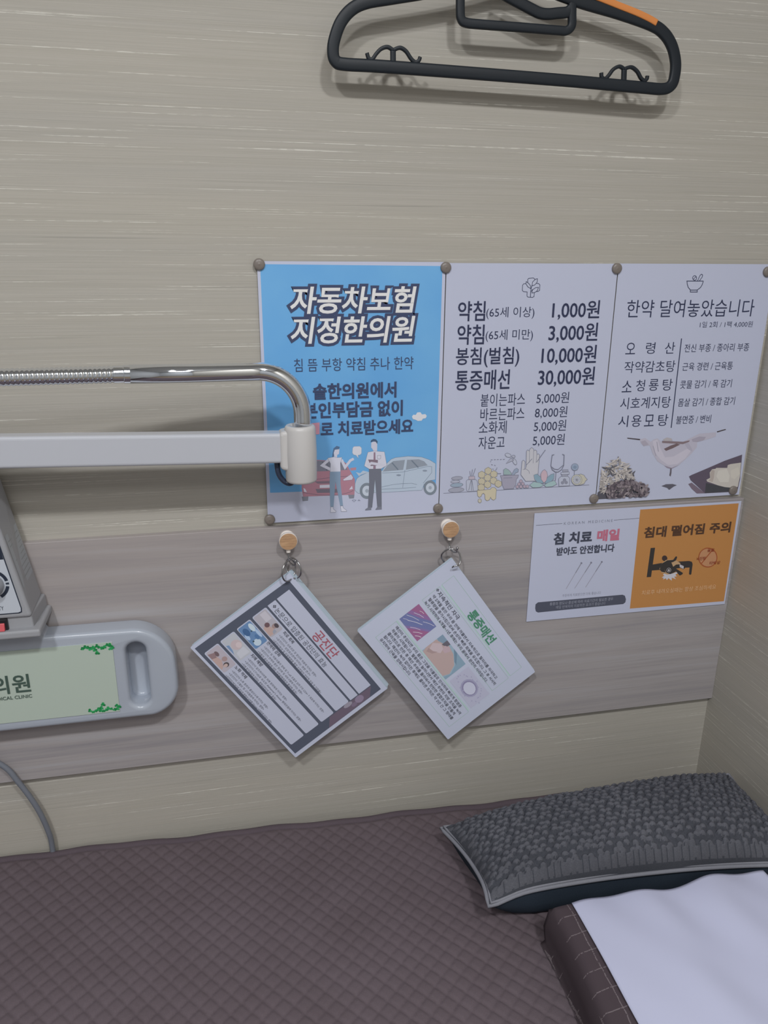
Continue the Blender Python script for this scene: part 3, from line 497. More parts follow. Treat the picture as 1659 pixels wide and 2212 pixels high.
    ('illustration','S','6d7083',0.55,[(92.5,-252.1),(96.1,-245.2),(98.9,-243.6),(101.5,-245.5),(101.1,-248.6),(98.0,-249.7),(96.0,-252.3)],1),
    ('illustration','F','918da2',[(78.1,-252.1),(102.0,-252.6),(101.3,-256.3),(99.5,-257.4),(99.0,-264.9),(96.4,-270.1),(83.8,-270.2),(81.3,-264.5),(79.6,-256.1)]),
    ('illustration','S','6d7083',0.6,[(78.1,-252.1),(102.0,-252.6),(101.3,-256.3),(99.5,-257.4),(99.0,-264.9),(96.4,-270.1),(83.8,-270.2),(81.3,-264.5),(79.6,-256.1)],1),
    ('illustration','S','6d7083',0.6,[(82.4,-255.6),(94.0,-255.7)],0),
    ('illustration','F','a3a8ba',[(90.4,-227.9),(90.0,-228.6),(89.2,-229.0),(88.2,-229.1),(87.0,-229.0),(85.8,-228.7),(84.7,-228.1),(83.7,-227.4),(83.0,-226.5),(82.7,-225.7),(82.7,-224.9),(83.1,-224.3),(83.9,-223.9),(84.9,-223.7),(86.0,-223.8),(87.3,-224.2),(88.4,-224.8),(89.4,-225.5),(90.1,-226.3),(90.4,-227.2)]),
    ('illustration','S','6d7083',0.6,[(90.4,-227.9),(90.0,-228.6),(89.2,-229.0),(88.2,-229.1),(87.0,-229.0),(85.8,-228.7),(84.7,-228.1),(83.7,-227.4),(83.0,-226.5),(82.7,-225.7),(82.7,-224.9),(83.1,-224.3),(83.9,-223.9),(84.9,-223.7),(86.0,-223.8),(87.3,-224.2),(88.4,-224.8),(89.4,-225.5),(90.1,-226.3),(90.4,-227.2)],1),
    ('illustration','F','a3a8ba',[(97.8,-234.3),(98.3,-235.5),(98.6,-236.7),(98.6,-237.8),(98.4,-238.6),(97.9,-239.0),(97.1,-239.1),(96.3,-238.8),(95.4,-238.1),(94.5,-237.1),(93.8,-236.0),(93.3,-234.7),(93.0,-233.5),(93.0,-232.5),(93.3,-231.7),(93.8,-231.3),(94.5,-231.2),(95.3,-231.5),(96.2,-232.2),(97.1,-233.2)]),
    ('illustration','S','6d7083',0.6,[(97.8,-234.3),(98.3,-235.5),(98.6,-236.7),(98.6,-237.8),(98.4,-238.6),(97.9,-239.0),(97.1,-239.1),(96.3,-238.8),(95.4,-238.1),(94.5,-237.1),(93.8,-236.0),(93.3,-234.7),(93.0,-233.5),(93.0,-232.5),(93.3,-231.7),(93.8,-231.3),(94.5,-231.2),(95.3,-231.5),(96.2,-232.2),(97.1,-233.2)],1),
    ('illustration','F','9a9eb0',[(90.5,-230.0),(94.4,-233.2),(84.7,-236.8)]),
    ('illustration','S','6d7083',0.6,[(90.5,-230.0),(94.4,-233.2),(84.7,-236.8)],1),
    ('illustration','F','9a9eb0',[(96.0,-228.5),(95.9,-229.1),(95.4,-229.6),(94.7,-230.0),(93.9,-230.1),(93.0,-229.9),(92.2,-229.5),(91.7,-228.9),(91.5,-228.2),(91.6,-227.6),(92.1,-227.1),(92.8,-226.7),(93.6,-226.6),(94.5,-226.8),(95.3,-227.2),(95.8,-227.8)]),
    ('illustration','S','6d7083',0.6,[(96.0,-228.5),(95.9,-229.1),(95.4,-229.6),(94.7,-230.0),(93.9,-230.1),(93.0,-229.9),(92.2,-229.5),(91.7,-228.9),(91.5,-228.2),(91.6,-227.6),(92.1,-227.1),(92.8,-226.7),(93.6,-226.6),(94.5,-226.8),(95.3,-227.2),(95.8,-227.8)],1),
    ('illustration','S','6d7083',0.6,[(82.5,-231.3),(80.2,-231.4)],0),
    ('illustration','S','6d7083',0.6,[(78.5,-231.3),(76.3,-231.3)],0),
    ('illustration','S','6d7083',0.6,[(74.5,-231.2),(72.3,-231.2)],0),
    ('illustration','S','6d7083',0.6,[(70.6,-231.1),(68.4,-231.2)],0),
    ('illustration','S','6d7083',0.6,[(66.6,-231.1),(64.4,-231.1)],0),
    ('illustration','S','6d7083',0.6,[(64.6,-232.4),(64.1,-234.2)],0),
    ('illustration','S','6d7083',0.6,[(65.2,-237.1),(67.0,-237.8)],0),
    ('illustration','S','6d7083',0.6,[(69.2,-238.0),(70.8,-239.0)],0),
    ('illustration','S','6d7083',0.6,[(73.1,-241.3),(72.3,-244.0),(70.8,-244.9)],0),
    ('illustration','S','6d7083',0.6,[(67.0,-242.9),(68.5,-243.3)],0),
    ('illustration','S','6d7083',0.7,[(73.6,-249.4),(78.8,-249.6)],0),
    ('illustration','F','adacb0',[(105.1,-252.5),(105.4,-235.0),(107.1,-233.6),(109.4,-235.8),(109.5,-245.9),(111.4,-242.6),(110.4,-222.4),(112.0,-220.7),(114.1,-222.4),(114.6,-220.0),(116.9,-217.9),(119.6,-219.9),(120.2,-222.4),(121.8,-221.1),(124.0,-222.8),(124.6,-227.7),(126.0,-226.2),(128.1,-227.9),(127.9,-251.5),(127.3,-261.7),(112.0,-261.3),(109.5,-258.0)]),
    ('illustration','S','6d7083',0.6,[(105.1,-252.5),(105.4,-235.0),(107.1,-233.6),(109.4,-235.8),(109.5,-245.9),(111.4,-242.6),(110.4,-222.4),(112.0,-220.7),(114.1,-222.4),(114.6,-220.0),(116.9,-217.9),(119.6,-219.9),(120.2,-222.4),(121.8,-221.1),(124.0,-222.8),(124.6,-227.7),(126.0,-226.2),(128.1,-227.9),(127.9,-251.5),(127.3,-261.7),(112.0,-261.3),(109.5,-258.0)],1),
    ('illustration','S','6d7083',0.5,[(114.5,-222.6),(115.2,-237.3)],0),
    ('illustration','S','6d7083',0.5,[(119.9,-222.4),(120.3,-238.2)],0),
    ('illustration','S','6d7083',0.5,[(124.5,-227.9),(124.1,-237.7)],0),
    ('illustration','S','6d7083',0.5,[(107.2,-245.7),(111.5,-245.1),(115.6,-248.4),(116.4,-251.5)],0),
    ('illustration','S','6d7083',0.8,[(111.2,-240.5),(118.6,-232.3)],0),
    ('illustration','S','6d7083',0.9,[(124.9,-237.1),(135.5,-221.7)],0),
    ('illustration','F','a58c9c',[(107.8,-261.0),(107.7,-261.9),(107.1,-262.6),(106.3,-263.0),(105.3,-262.9),(104.4,-262.5),(103.8,-261.7),(103.5,-260.8),(103.7,-259.8),(104.2,-259.1),(105.0,-258.8),(106.0,-258.8),(106.9,-259.3),(107.5,-260.1)]),
    ('illustration','S','6d7083',0.5,[(107.8,-261.0),(107.7,-261.9),(107.1,-262.6),(106.3,-263.0),(105.3,-262.9),(104.4,-262.5),(103.8,-261.7),(103.5,-260.8),(103.7,-259.8),(104.2,-259.1),(105.0,-258.8),(106.0,-258.8),(106.9,-259.3),(107.5,-260.1)],1),
    ('illustration','F','a58c9c',[(105.5,-264.6),(105.4,-265.5),(104.8,-266.2),(104.0,-266.6),(103.0,-266.5),(102.1,-266.1),(101.5,-265.3),(101.2,-264.4),(101.4,-263.5),(101.9,-262.7),(102.8,-262.4),(103.7,-262.4),(104.6,-262.9),(105.3,-263.7)]),
    ('illustration','S','6d7083',0.5,[(105.5,-264.6),(105.4,-265.5),(104.8,-266.2),(104.0,-266.6),(103.0,-266.5),(102.1,-266.1),(101.5,-265.3),(101.2,-264.4),(101.4,-263.5),(101.9,-262.7),(102.8,-262.4),(103.7,-262.4),(104.6,-262.9),(105.3,-263.7)],1),
    ('illustration','F','a58c9c',[(110.6,-264.5),(110.4,-265.4),(109.9,-266.1),(109.1,-266.5),(108.1,-266.4),(107.2,-266.0),(106.5,-265.2),(106.3,-264.3),(106.4,-263.4),(107.0,-262.6),(107.8,-262.3),(108.8,-262.3),(109.7,-262.8),(110.3,-263.6)]),
    ('illustration','S','6d7083',0.5,[(110.6,-264.5),(110.4,-265.4),(109.9,-266.1),(109.1,-266.5),(108.1,-266.4),(107.2,-266.0),(106.5,-265.2),(106.3,-264.3),(106.4,-263.4),(107.0,-262.6),(107.8,-262.3),(108.8,-262.3),(109.7,-262.8),(110.3,-263.6)],1),
    ('illustration','F','a58c9c',[(103.5,-268.0),(103.3,-268.9),(102.8,-269.6),(101.9,-270.0),(101.0,-269.9),(100.1,-269.4),(99.4,-268.7),(99.1,-267.7),(99.3,-266.8),(99.9,-266.1),(100.7,-265.8),(101.7,-265.8),(102.5,-266.3),(103.2,-267.0)]),
    ('illustration','S','6d7083',0.5,[(103.5,-268.0),(103.3,-268.9),(102.8,-269.6),(101.9,-270.0),(101.0,-269.9),(100.1,-269.4),(99.4,-268.7),(99.1,-267.7),(99.3,-266.8),(99.9,-266.1),(100.7,-265.8),(101.7,-265.8),(102.5,-266.3),(103.2,-267.0)],1),
    ('illustration','F','a58c9c',[(108.3,-268.1),(108.1,-269.0),(107.6,-269.7),(106.8,-270.1),(105.8,-270.0),(104.9,-269.6),(104.2,-268.8),(104.0,-267.9),(104.1,-267.0),(104.7,-266.3),(105.5,-265.9),(106.5,-265.9),(107.4,-266.4),(108.0,-267.2)]),
    ('illustration','S','6d7083',0.5,[(108.3,-268.1),(108.1,-269.0),(107.6,-269.7),(106.8,-270.1),(105.8,-270.0),(104.9,-269.6),(104.2,-268.8),(104.0,-267.9),(104.1,-267.0),(104.7,-266.3),(105.5,-265.9),(106.5,-265.9),(107.4,-266.4),(108.0,-267.2)],1),
    ('illustration','F','a58c9c',[(113.1,-268.1),(113.0,-269.0),(112.4,-269.8),(111.6,-270.1),(110.6,-270.1),(109.7,-269.6),(109.1,-268.8),(108.8,-267.9),(108.9,-267.0),(109.5,-266.3),(110.3,-265.9),(111.3,-266.0),(112.2,-266.4),(112.9,-267.2)]),
    ('illustration','S','6d7083',0.5,[(113.1,-268.1),(113.0,-269.0),(112.4,-269.8),(111.6,-270.1),(110.6,-270.1),(109.7,-269.6),(109.1,-268.8),(108.8,-267.9),(108.9,-267.0),(109.5,-266.3),(110.3,-265.9),(111.3,-266.0),(112.2,-266.4),(112.9,-267.2)],1),
    ('illustration','F','a58c9c',[(116.8,-268.3),(116.7,-269.3),(116.1,-270.0),(115.3,-270.3),(114.3,-270.3),(113.4,-269.8),(112.8,-269.0),(112.5,-268.1),(112.6,-267.2),(113.2,-266.5),(114.0,-266.1),(115.0,-266.2),(115.9,-266.6),(116.6,-267.4)]),
    ('illustration','S','6d7083',0.5,[(116.8,-268.3),(116.7,-269.3),(116.1,-270.0),(115.3,-270.3),(114.3,-270.3),(113.4,-269.8),(112.8,-269.0),(112.5,-268.1),(112.6,-267.2),(113.2,-266.5),(114.0,-266.1),(115.0,-266.2),(115.9,-266.6),(116.6,-267.4)],1),
    ('illustration','F','6f97ab',[(122.3,-253.7),(126.7,-252.4),(132.1,-257.3),(136.3,-265.6),(127.5,-263.7),(123.6,-259.3)]),
    ('illustration','S','6d7083',0.5,[(122.3,-253.7),(126.7,-252.4),(132.1,-257.3),(136.3,-265.6),(127.5,-263.7),(123.6,-259.3)],1),
    ('illustration','F','6f97ab',[(137.9,-265.7),(140.9,-257.8),(145.3,-254.2),(149.7,-253.0),(149.8,-259.9),(145.5,-264.6)]),
    ('illustration','S','6d7083',0.5,[(137.9,-265.7),(140.9,-257.8),(145.3,-254.2),(149.7,-253.0),(149.8,-259.9),(145.5,-264.6)],1),
    ('illustration','F','bb97a0',[(136.8,-265.0),(132.6,-259.8),(131.5,-252.9),(133.4,-249.0),(136.2,-247.2),(139.5,-250.2),(140.9,-255.3),(139.9,-261.5)]),
    ('illustration','S','6d7083',0.5,[(136.8,-265.0),(132.6,-259.8),(131.5,-252.9),(133.4,-249.0),(136.2,-247.2),(139.5,-250.2),(140.9,-255.3),(139.9,-261.5)],1),
    ('illustration','F','86aca8',[(117.5,-266.5),(122.9,-262.4),(131.4,-264.4),(137.0,-267.6),(131.2,-270.4),(122.2,-270.1)]),
    ('illustration','S','6d7083',0.5,[(117.5,-266.5),(122.9,-262.4),(131.4,-264.4),(137.0,-267.6),(131.2,-270.4),(122.2,-270.1)],1),
    ('illustration','F','86aca8',[(137.0,-267.6),(142.9,-264.5),(150.5,-262.0),(154.5,-267.3),(148.5,-270.1),(140.2,-270.4)]),
    ('illustration','S','6d7083',0.5,[(137.0,-267.6),(142.9,-264.5),(150.5,-262.0),(154.5,-267.3),(148.5,-270.1),(140.2,-270.4)],1),
    ('illustration','S','6d7083',1.0,[(147.7,-228.3),(145.0,-228.9),(144.4,-242.4),(146.5,-247.7),(150.8,-250.9),(154.7,-251.4),(159.4,-248.4),(161.8,-243.3),(161.3,-229.6),(158.6,-228.3)],0),
    ('illustration','S','6d7083',0.8,[(144.6,-243.4),(149.3,-247.1),(154.5,-248.1),(161.2,-242.6)],0),
    ('illustration','S','6d7083',0.8,[(152.2,-251.5),(152.1,-262.7)],0),
    ('illustration','F','a3a8ba',[(157.6,-270.3),(156.3,-260.4),(159.1,-257.5),(168.5,-257.6),(171.3,-260.2),(171.9,-270.4)]),
    ('illustration','S','6d7083',0.6,[(157.6,-270.3),(156.3,-260.4),(159.1,-257.5),(168.5,-257.6),(171.3,-260.2),(171.9,-270.4)],1),
    ('illustration','F','8f92a3',[(161.0,-248.8),(168.1,-248.8),(168.6,-251.7),(161.2,-251.7)]),
    ('illustration','S','6d7083',0.5,[(161.0,-248.8),(168.1,-248.8),(168.6,-251.7),(161.2,-251.7)],1),
    ('illustration','F','a3a8ba',[(158.9,-252.1),(170.1,-252.1),(170.3,-254.9),(159.2,-254.8)]),
    ('illustration','S','6d7083',0.5,[(158.9,-252.1),(170.1,-252.1),(170.3,-254.9),(159.2,-254.8)],1),
    ('illustration','F','8f92a3',[(160.5,-254.9),(168.0,-255.0),(168.4,-257.3),(160.4,-257.4)]),
    ('illustration','S','6d7083',0.5,[(160.5,-254.9),(168.0,-255.0),(168.4,-257.3),(160.4,-257.4)],1),
    ('illustration','F','7d8093',[(166.8,-262.5),(166.8,-263.1),(166.6,-263.6),(166.3,-264.1),(165.8,-264.4),(165.3,-264.6),(164.7,-264.7),(164.1,-264.6),(163.5,-264.3),(162.9,-263.9),(162.5,-263.4),(162.3,-262.9),(162.1,-262.3),(162.2,-261.7),(162.3,-261.1),(162.7,-260.7),(163.1,-260.4),(163.7,-260.2),(164.3,-260.1),(164.9,-260.2),(165.5,-260.5),(166.0,-260.9),(166.4,-261.4),(166.7,-261.9)]),
    ('illustration','F','7d8093',[(164.4,-265.9),(164.4,-266.5),(164.2,-267.0),(163.8,-267.5),(163.4,-267.8),(162.8,-268.0),(162.2,-268.1),(161.6,-268.0),(161.0,-267.7),(160.5,-267.3),(160.1,-266.8),(159.8,-266.2),(159.7,-265.7),(159.7,-265.1),(159.9,-264.5),(160.2,-264.1),(160.7,-263.7),(161.2,-263.6),(161.8,-263.5),(162.5,-263.6),(163.0,-263.9),(163.6,-264.3),(164.0,-264.8),(164.3,-265.3)]),
    ('illustration','F','7d8093',[(169.3,-265.9),(169.3,-266.5),(169.1,-267.0),(168.8,-267.5),(168.3,-267.8),(167.8,-268.0),(167.2,-268.1),(166.6,-268.0),(166.0,-267.7),(165.4,-267.3),(165.0,-266.8),(164.8,-266.3),(164.6,-265.7),(164.7,-265.1),(164.8,-264.5),(165.2,-264.1),(165.6,-263.8),(166.2,-263.6),(166.8,-263.5),(167.4,-263.6),(168.0,-263.9),(168.5,-264.3),(168.9,-264.8),(169.2,-265.3)]),
    ('illustration','S','6d7083',0.6,[(176.9,-250.2),(177.3,-257.2)],0),
    ('illustration','F','7f94ae',[(182.0,-246.1),(181.9,-247.3),(181.5,-248.4),(180.9,-249.3),(179.9,-250.0),(178.8,-250.4),(177.6,-250.5),(176.3,-250.3),(175.1,-249.8),(174.0,-249.0),(173.2,-248.0),(172.6,-246.9),(172.3,-245.6),(172.4,-244.5),(172.8,-243.4),(173.4,-242.4),(174.4,-241.8),(175.5,-241.4),(176.7,-241.3),(178.0,-241.5),(179.2,-242.0),(180.3,-242.8),(181.1,-243.8),(181.7,-244.9)]),
    ('illustration','S','6d7083',0.5,[(182.0,-246.1),(181.9,-247.3),(181.5,-248.4),(180.9,-249.3),(179.9,-250.0),(178.8,-250.4),(177.6,-250.5),(176.3,-250.3),(175.1,-249.8),(174.0,-249.0),(173.2,-248.0),(172.6,-246.9),(172.3,-245.6),(172.4,-244.5),(172.8,-243.4),(173.4,-242.4),(174.4,-241.8),(175.5,-241.4),(176.7,-241.3),(178.0,-241.5),(179.2,-242.0),(180.3,-242.8),(181.1,-243.8),(181.7,-244.9)],1),
    ('illustration','F','6d82a0',[(179.5,-246.3),(179.5,-246.8),(179.3,-247.2),(179.0,-247.6),(178.5,-247.9),(178.0,-248.1),(177.4,-248.1),(176.7,-248.0),(176.2,-247.8),(175.6,-247.5),(175.2,-247.0),(175.0,-246.5),(174.8,-246.0),(174.9,-245.5),(175.0,-245.0),(175.4,-244.6),(175.8,-244.3),(176.4,-244.2),(177.0,-244.1),(177.6,-244.2),(178.2,-244.5),(178.7,-244.8),(179.1,-245.2),(179.4,-245.7)]),
    ('illustration','F','b0aa8c',[(181.1,-256.7),(186.2,-255.5),(191.0,-257.5),(193.0,-260.5),(195.9,-263.2),(193.7,-265.0),(192.1,-268.7),(186.3,-270.3),(181.0,-269.3)]),
    ('illustration','S','6d7083',0.55,[(181.1,-256.7),(186.2,-255.5),(191.0,-257.5),(193.0,-260.5),(195.9,-263.2),(193.7,-265.0),(192.1,-268.7),(186.3,-270.3),(181.0,-269.3)],1),
    ('illustration','F','b5b093',[(188.5,-263.4),(188.5,-265.2),(187.9,-266.9),(186.9,-268.3),(185.5,-269.4),(183.8,-270.0),(182.0,-270.2),(180.1,-269.8),(178.3,-269.0),(176.7,-267.8),(175.4,-266.3),(174.5,-264.5),(174.1,-262.6),(174.2,-260.8),(174.8,-259.2),(175.8,-257.8),(177.2,-256.7),(178.8,-256.1),(180.7,-255.9),(182.6,-256.3),(184.4,-257.1),(186.0,-258.3),(187.2,-259.8),(188.1,-261.6)]),
    ('illustration','S','6d7083',0.55,[(188.5,-263.4),(188.5,-265.2),(187.9,-266.9),(186.9,-268.3),(185.5,-269.4),(183.8,-270.0),(182.0,-270.2),(180.1,-269.8),(178.3,-269.0),(176.7,-267.8),(175.4,-266.3),(174.5,-264.5),(174.1,-262.6),(174.2,-260.8),(174.8,-259.2),(175.8,-257.8),(177.2,-256.7),(178.8,-256.1),(180.7,-255.9),(182.6,-256.3),(184.4,-257.1),(186.0,-258.3),(187.2,-259.8),(188.1,-261.6)],1),
    ('illustration','F','adaeb4',[(186.6,-263.3),(186.5,-264.7),(186.1,-265.9),(185.4,-267.0),(184.4,-267.8),(183.2,-268.3),(181.8,-268.4),(180.4,-268.1),(179.1,-267.5),(177.9,-266.6),(177.0,-265.5),(176.4,-264.1),(176.1,-262.8),(176.1,-261.4),(176.5,-260.1),(177.3,-259.1),(178.3,-258.3),(179.5,-257.8),(180.8,-257.7),(182.2,-258.0),(183.5,-258.6),(184.7,-259.5),(185.6,-260.6),(186.3,-261.9)]),
    ('illustration','S','6d7083',0.4,[(186.6,-263.3),(186.5,-264.7),(186.1,-265.9),(185.4,-267.0),(184.4,-267.8),(183.2,-268.3),(181.8,-268.4),(180.4,-268.1),(179.1,-267.5),(177.9,-266.6),(177.0,-265.5),(176.4,-264.1),(176.1,-262.8),(176.1,-261.4),(176.5,-260.1),(177.3,-259.1),(178.3,-258.3),(179.5,-257.8),(180.8,-257.7),(182.2,-258.0),(183.5,-258.6),(184.7,-259.5),(185.6,-260.6),(186.3,-261.9)],1),
    ('illustration','S','6d7083',0.4,[(176.3,-262.8),(186.3,-263.3)],0),
    ('illustration','S','6d7083',0.4,[(176.8,-260.3),(185.9,-265.8)],0),
    ('illustration','S','6d7083',0.4,[(178.4,-258.5),(184.2,-267.6)],0),
    ('illustration','S','6d7083',0.4,[(180.9,-258.0),(181.8,-268.1)],0),
    ('illustration','S','6d7083',0.4,[(183.4,-258.8),(179.2,-267.3)],0),
    ('illustration','S','6d7083',0.4,[(185.4,-260.7),(177.2,-265.3)],0),
]
ART_HERBS = [
    ('emblem','S','2c3149',0.9,[(91.6,-19.6),(92.4,-23.3),(94.5,-27.3),(97.9,-30.4),(107.0,-30.4),(111.2,-27.3),(113.0,-23.7),(113.7,-20.2)],0),
    ('emblem','S','2c3149',0.9,[(91.0,-19.9),(114.0,-19.9)],0),
    ('emblem','S','2c3149',0.9,[(97.7,-30.7),(98.0,-32.7),(107.4,-32.7),(107.0,-30.7)],0),
    ('emblem','S','2c3149',0.8,[(105.9,-19.6),(108.3,-13.2),(110.0,-11.9),(111.8,-12.9),(111.7,-14.8),(108.5,-19.6)],0),
    ('emblem','S','2c3149',0.8,[(104.1,-16.3),(104.1,-17.2),(103.7,-18.0),(103.1,-18.6),(102.3,-18.9),(101.4,-18.9),(100.5,-18.6),(99.7,-18.0),(99.1,-17.2),(98.8,-16.3),(98.8,-15.4),(99.2,-14.6),(99.8,-14.0),(100.6,-13.7),(101.5,-13.7),(102.4,-14.0),(103.2,-14.6),(103.8,-15.4)],1),
    ('emblem','S','2c3149',0.7,[(99.7,-17.9),(103.1,-14.8)],0),
    ('lettering', 'T', '2c3149', '한약 달여놓았습니다', 16.0, 189.6, -62.3, -41.7, -0.004, 0, None, 0),
    ('lettering', 'T', '2c3149', '1일 2회 / 1팩 4,000원', 116.9, 190.8, -75.7, -68.0, -0.006, 0, None, 0),
    ('lettering', 'T', '2c3149', '오', 19.9, 33.0, -106.1, -92.1, 0.002, 0, None, 0),
    ('lettering', 'T', '2c3149', '령', 47.0, 59.5, -106.1, -92.1, 0.002, 0, None, 0),
    ('lettering', 'T', '2c3149', '산', 73.0, 86.6, -106.3, -92.2, 0.002, 0, None, 0),
    ('lettering', 'T', '2c3149', '작약감초탕', 20.7, 90.1, -129.1, -114.8, 0.002, 0, None, 0),
    ('lettering', 'T', '2c3149', '소', 20.3, 33.6, -152.9, -138.5, 0.002, 0, None, 0),
    ('lettering', 'T', '2c3149', '청', 39.3, 51.2, -152.3, -137.9, 0.002, 0, None, 0),
    ('lettering', 'T', '2c3149', '룡', 56.7, 70.2, -152.0, -137.5, 0.002, 0, None, 0),
    ('lettering', 'T', '2c3149', '탕', 75.8, 89.4, -152.3, -137.7, 0.002, 0, None, 0),
    ('lettering', 'T', '2c3149', '시호계지탕', 20.3, 90.0, -174.4, -159.7, 0.002, 0, None, 0),
    ('lettering', 'T', '2c3149', '시', 20.1, 33.7, -197.2, -182.4, 0.002, 0, None, 0),
    ('lettering', 'T', '2c3149', '용', 38.3, 52.0, -197.4, -182.5, 0.002, 0, None, 0),
    ('lettering', 'T', '2c3149', '모', 56.3, 69.7, -197.4, -182.4, 0.002, 0, None, 0),
    ('lettering', 'T', '2c3149', '탕', 75.3, 89.5, -197.7, -182.7, 0.002, 0, None, 0),
    ('lettering', 'T', '2c3149', '전신 부종 / 종아리 부종', 99.9, 190.8, -105.1, -95.1, -0.004, 0, None, 0),
    ('lettering', 'T', '2c3149', '근육 경련 / 근육통', 100.3, 171.3, -128.1, -118.0, -0.004, 0, None, 0),
    ('lettering', 'T', '2c3149', '콧물 감기 / 목 감기', 100.4, 173.6, -150.6, -140.3, -0.004, 0, None, 0),
    ('lettering', 'T', '2c3149', '몸살 감기 / 종합 감기', 100.7, 181.9, -173.5, -163.0, -0.004, 0, None, 0),
    ('lettering', 'T', '2c3149', '불면증 / 변비', 101.0, 150.9, -196.1, -185.5, -0.004, 0, None, 0),
    ('lettering','S','2c3149',1.3,[(94.0,-88.0),(95.2,-200.7)],0),
    ('illustration','F','4a4148',[(34.7,-211.1),(53.3,-213.5),(53.8,-215.3),(35.3,-212.5)]),
    ('illustration','F','4a4148',[(162.1,-207.9),(174.4,-205.2),(175.2,-206.5),(162.9,-209.5)]),
    ('illustration','F','a59fae',[(52.7,-214.1),(59.9,-212.5),(68.6,-217.8),(72.2,-214.9),(77.4,-213.8),(84.9,-219.2),(114.9,-219.8),(126.4,-214.6),(136.7,-210.0),(161.5,-209.1),(161.7,-214.8),(145.0,-219.2),(135.7,-221.3),(136.0,-228.3),(129.6,-236.3),(121.7,-243.6),(113.8,-250.9),(103.3,-254.3),(91.8,-250.5),(81.4,-244.3),(73.3,-233.7),(67.9,-222.8),(59.2,-223.1),(54.7,-219.1)]),
    ('illustration','F','b0a9b6',[(71.2,-217.3),(77.6,-215.1),(83.2,-226.6),(91.7,-239.7),(103.9,-239.0),(121.8,-229.6),(128.9,-231.2),(120.9,-242.9),(110.9,-249.5),(97.2,-250.1),(85.2,-241.9),(75.7,-231.3)]),
    ('illustration','F','9c96a6',[(117.2,-221.8),(121.8,-220.1),(128.5,-228.6),(130.6,-233.5),(124.7,-231.0),(119.9,-226.3)]),
    ('illustration','F','8e8899',[(76.7,-218.2),(77.7,-218.2),(81.8,-231.6),(80.5,-231.3)]),
    ('illustration','F','8e8899',[(72.0,-223.6),(73.1,-223.7),(79.2,-237.8),(77.8,-237.1)]),
    ('illustration','F','a09898',[(85.7,-215.4),(90.8,-213.1),(97.8,-214.7),(99.6,-217.9),(87.4,-218.0)]),
    ('illustration','F','7c6468',[(84.4,-217.3),(114.9,-219.8),(124.2,-218.3),(123.8,-220.2),(115.3,-223.0),(85.0,-220.2)]),
    ('illustration','F','6d5356',[(88.5,-228.1),(97.7,-224.1),(105.6,-221.9),(111.3,-223.4),(101.0,-228.0),(91.9,-231.0)]),
    ('illustration','F','988f9e',[(54.4,-217.2),(60.2,-215.6),(66.3,-221.5),(59.2,-223.3)]),
    ('illustration','F','948c9c',[(126.8,-217.1),(137.3,-213.8),(147.1,-214.8),(145.0,-218.9),(135.6,-221.1),(128.7,-220.4)]),
    ('illustration','F','85778a',[(91.8,-250.5),(103.3,-254.3),(113.8,-250.7),(108.6,-253.3),(102.8,-255.8),(96.4,-253.9)]),
    ('illustration','F','5f5560',[(101.3,-254.8),(103.4,-254.9),(103.9,-260.8),(103.5,-265.9),(101.2,-264.5),(101.5,-259.3)]),
    ('illustration','F','55525f',[(91.7,-278.5),(98.0,-276.3),(107.7,-276.5),(114.2,-278.5),(109.6,-280.3),(103.9,-284.4),(100.1,-281.3)]),
    ('illustration','F','6f5c6c',[(130.9,-277.8),(135.5,-276.1),(157.7,-292.2),(145.6,-291.8),(136.8,-284.7)]),
    ('illustration','F','584a5c',[(130.3,-267.3),(133.9,-265.5),(160.5,-255.8),(180.4,-248.3),(205.0,-241.1),(207.8,-275.3),(206.4,-292.6),(157.7,-292.2),(143.2,-280.4),(133.6,-272.7)]),
    ('illustration','F','3f4045',[(156.9,-277.9),(171.6,-281.3),(193.7,-285.9),(196.2,-292.0),(157.6,-291.8)]),
    ('illustration','F','b0a795',[(156.9,-273.3),(162.1,-270.9),(160.3,-263.6),(163.1,-259.2),(168.0,-258.8),(169.2,-257.6),(185.6,-258.4),(185.7,-254.5),(189.8,-253.4),(205.2,-252.1),(206.9,-270.0),(206.0,-285.9),(198.2,-286.8),(186.4,-285.1),(176.0,-282.2),(165.4,-278.3),(158.7,-276.0)]),
    ('illustration','F','a39382',[(161.2,-265.0),(163.2,-259.6),(167.3,-261.4),(167.7,-270.6),(166.6,-277.1),(159.9,-274.8),(163.0,-271.6)]),
    ('illustration','F','bab29f',[(172.7,-261.7),(185.1,-259.7),(191.0,-269.2),(191.1,-278.4),(178.1,-277.7),(171.1,-269.4)]),
    ('illustration','F','b7ae9a',[(191.3,-262.6),(201.9,-257.9),(206.4,-267.3),(199.1,-274.9),(193.6,-271.9)]),
    ('illustration','F','4d4b54',[(1.1,-282.2),(7.3,-277.5),(14.4,-281.7),(23.2,-275.8),(32.8,-277.6),(48.6,-274.6),(62.6,-278.0),(72.5,-281.1),(69.4,-288.7),(64.4,-292.6),(38.2,-290.2),(15.5,-291.5),(1.4,-291.5)]),
]
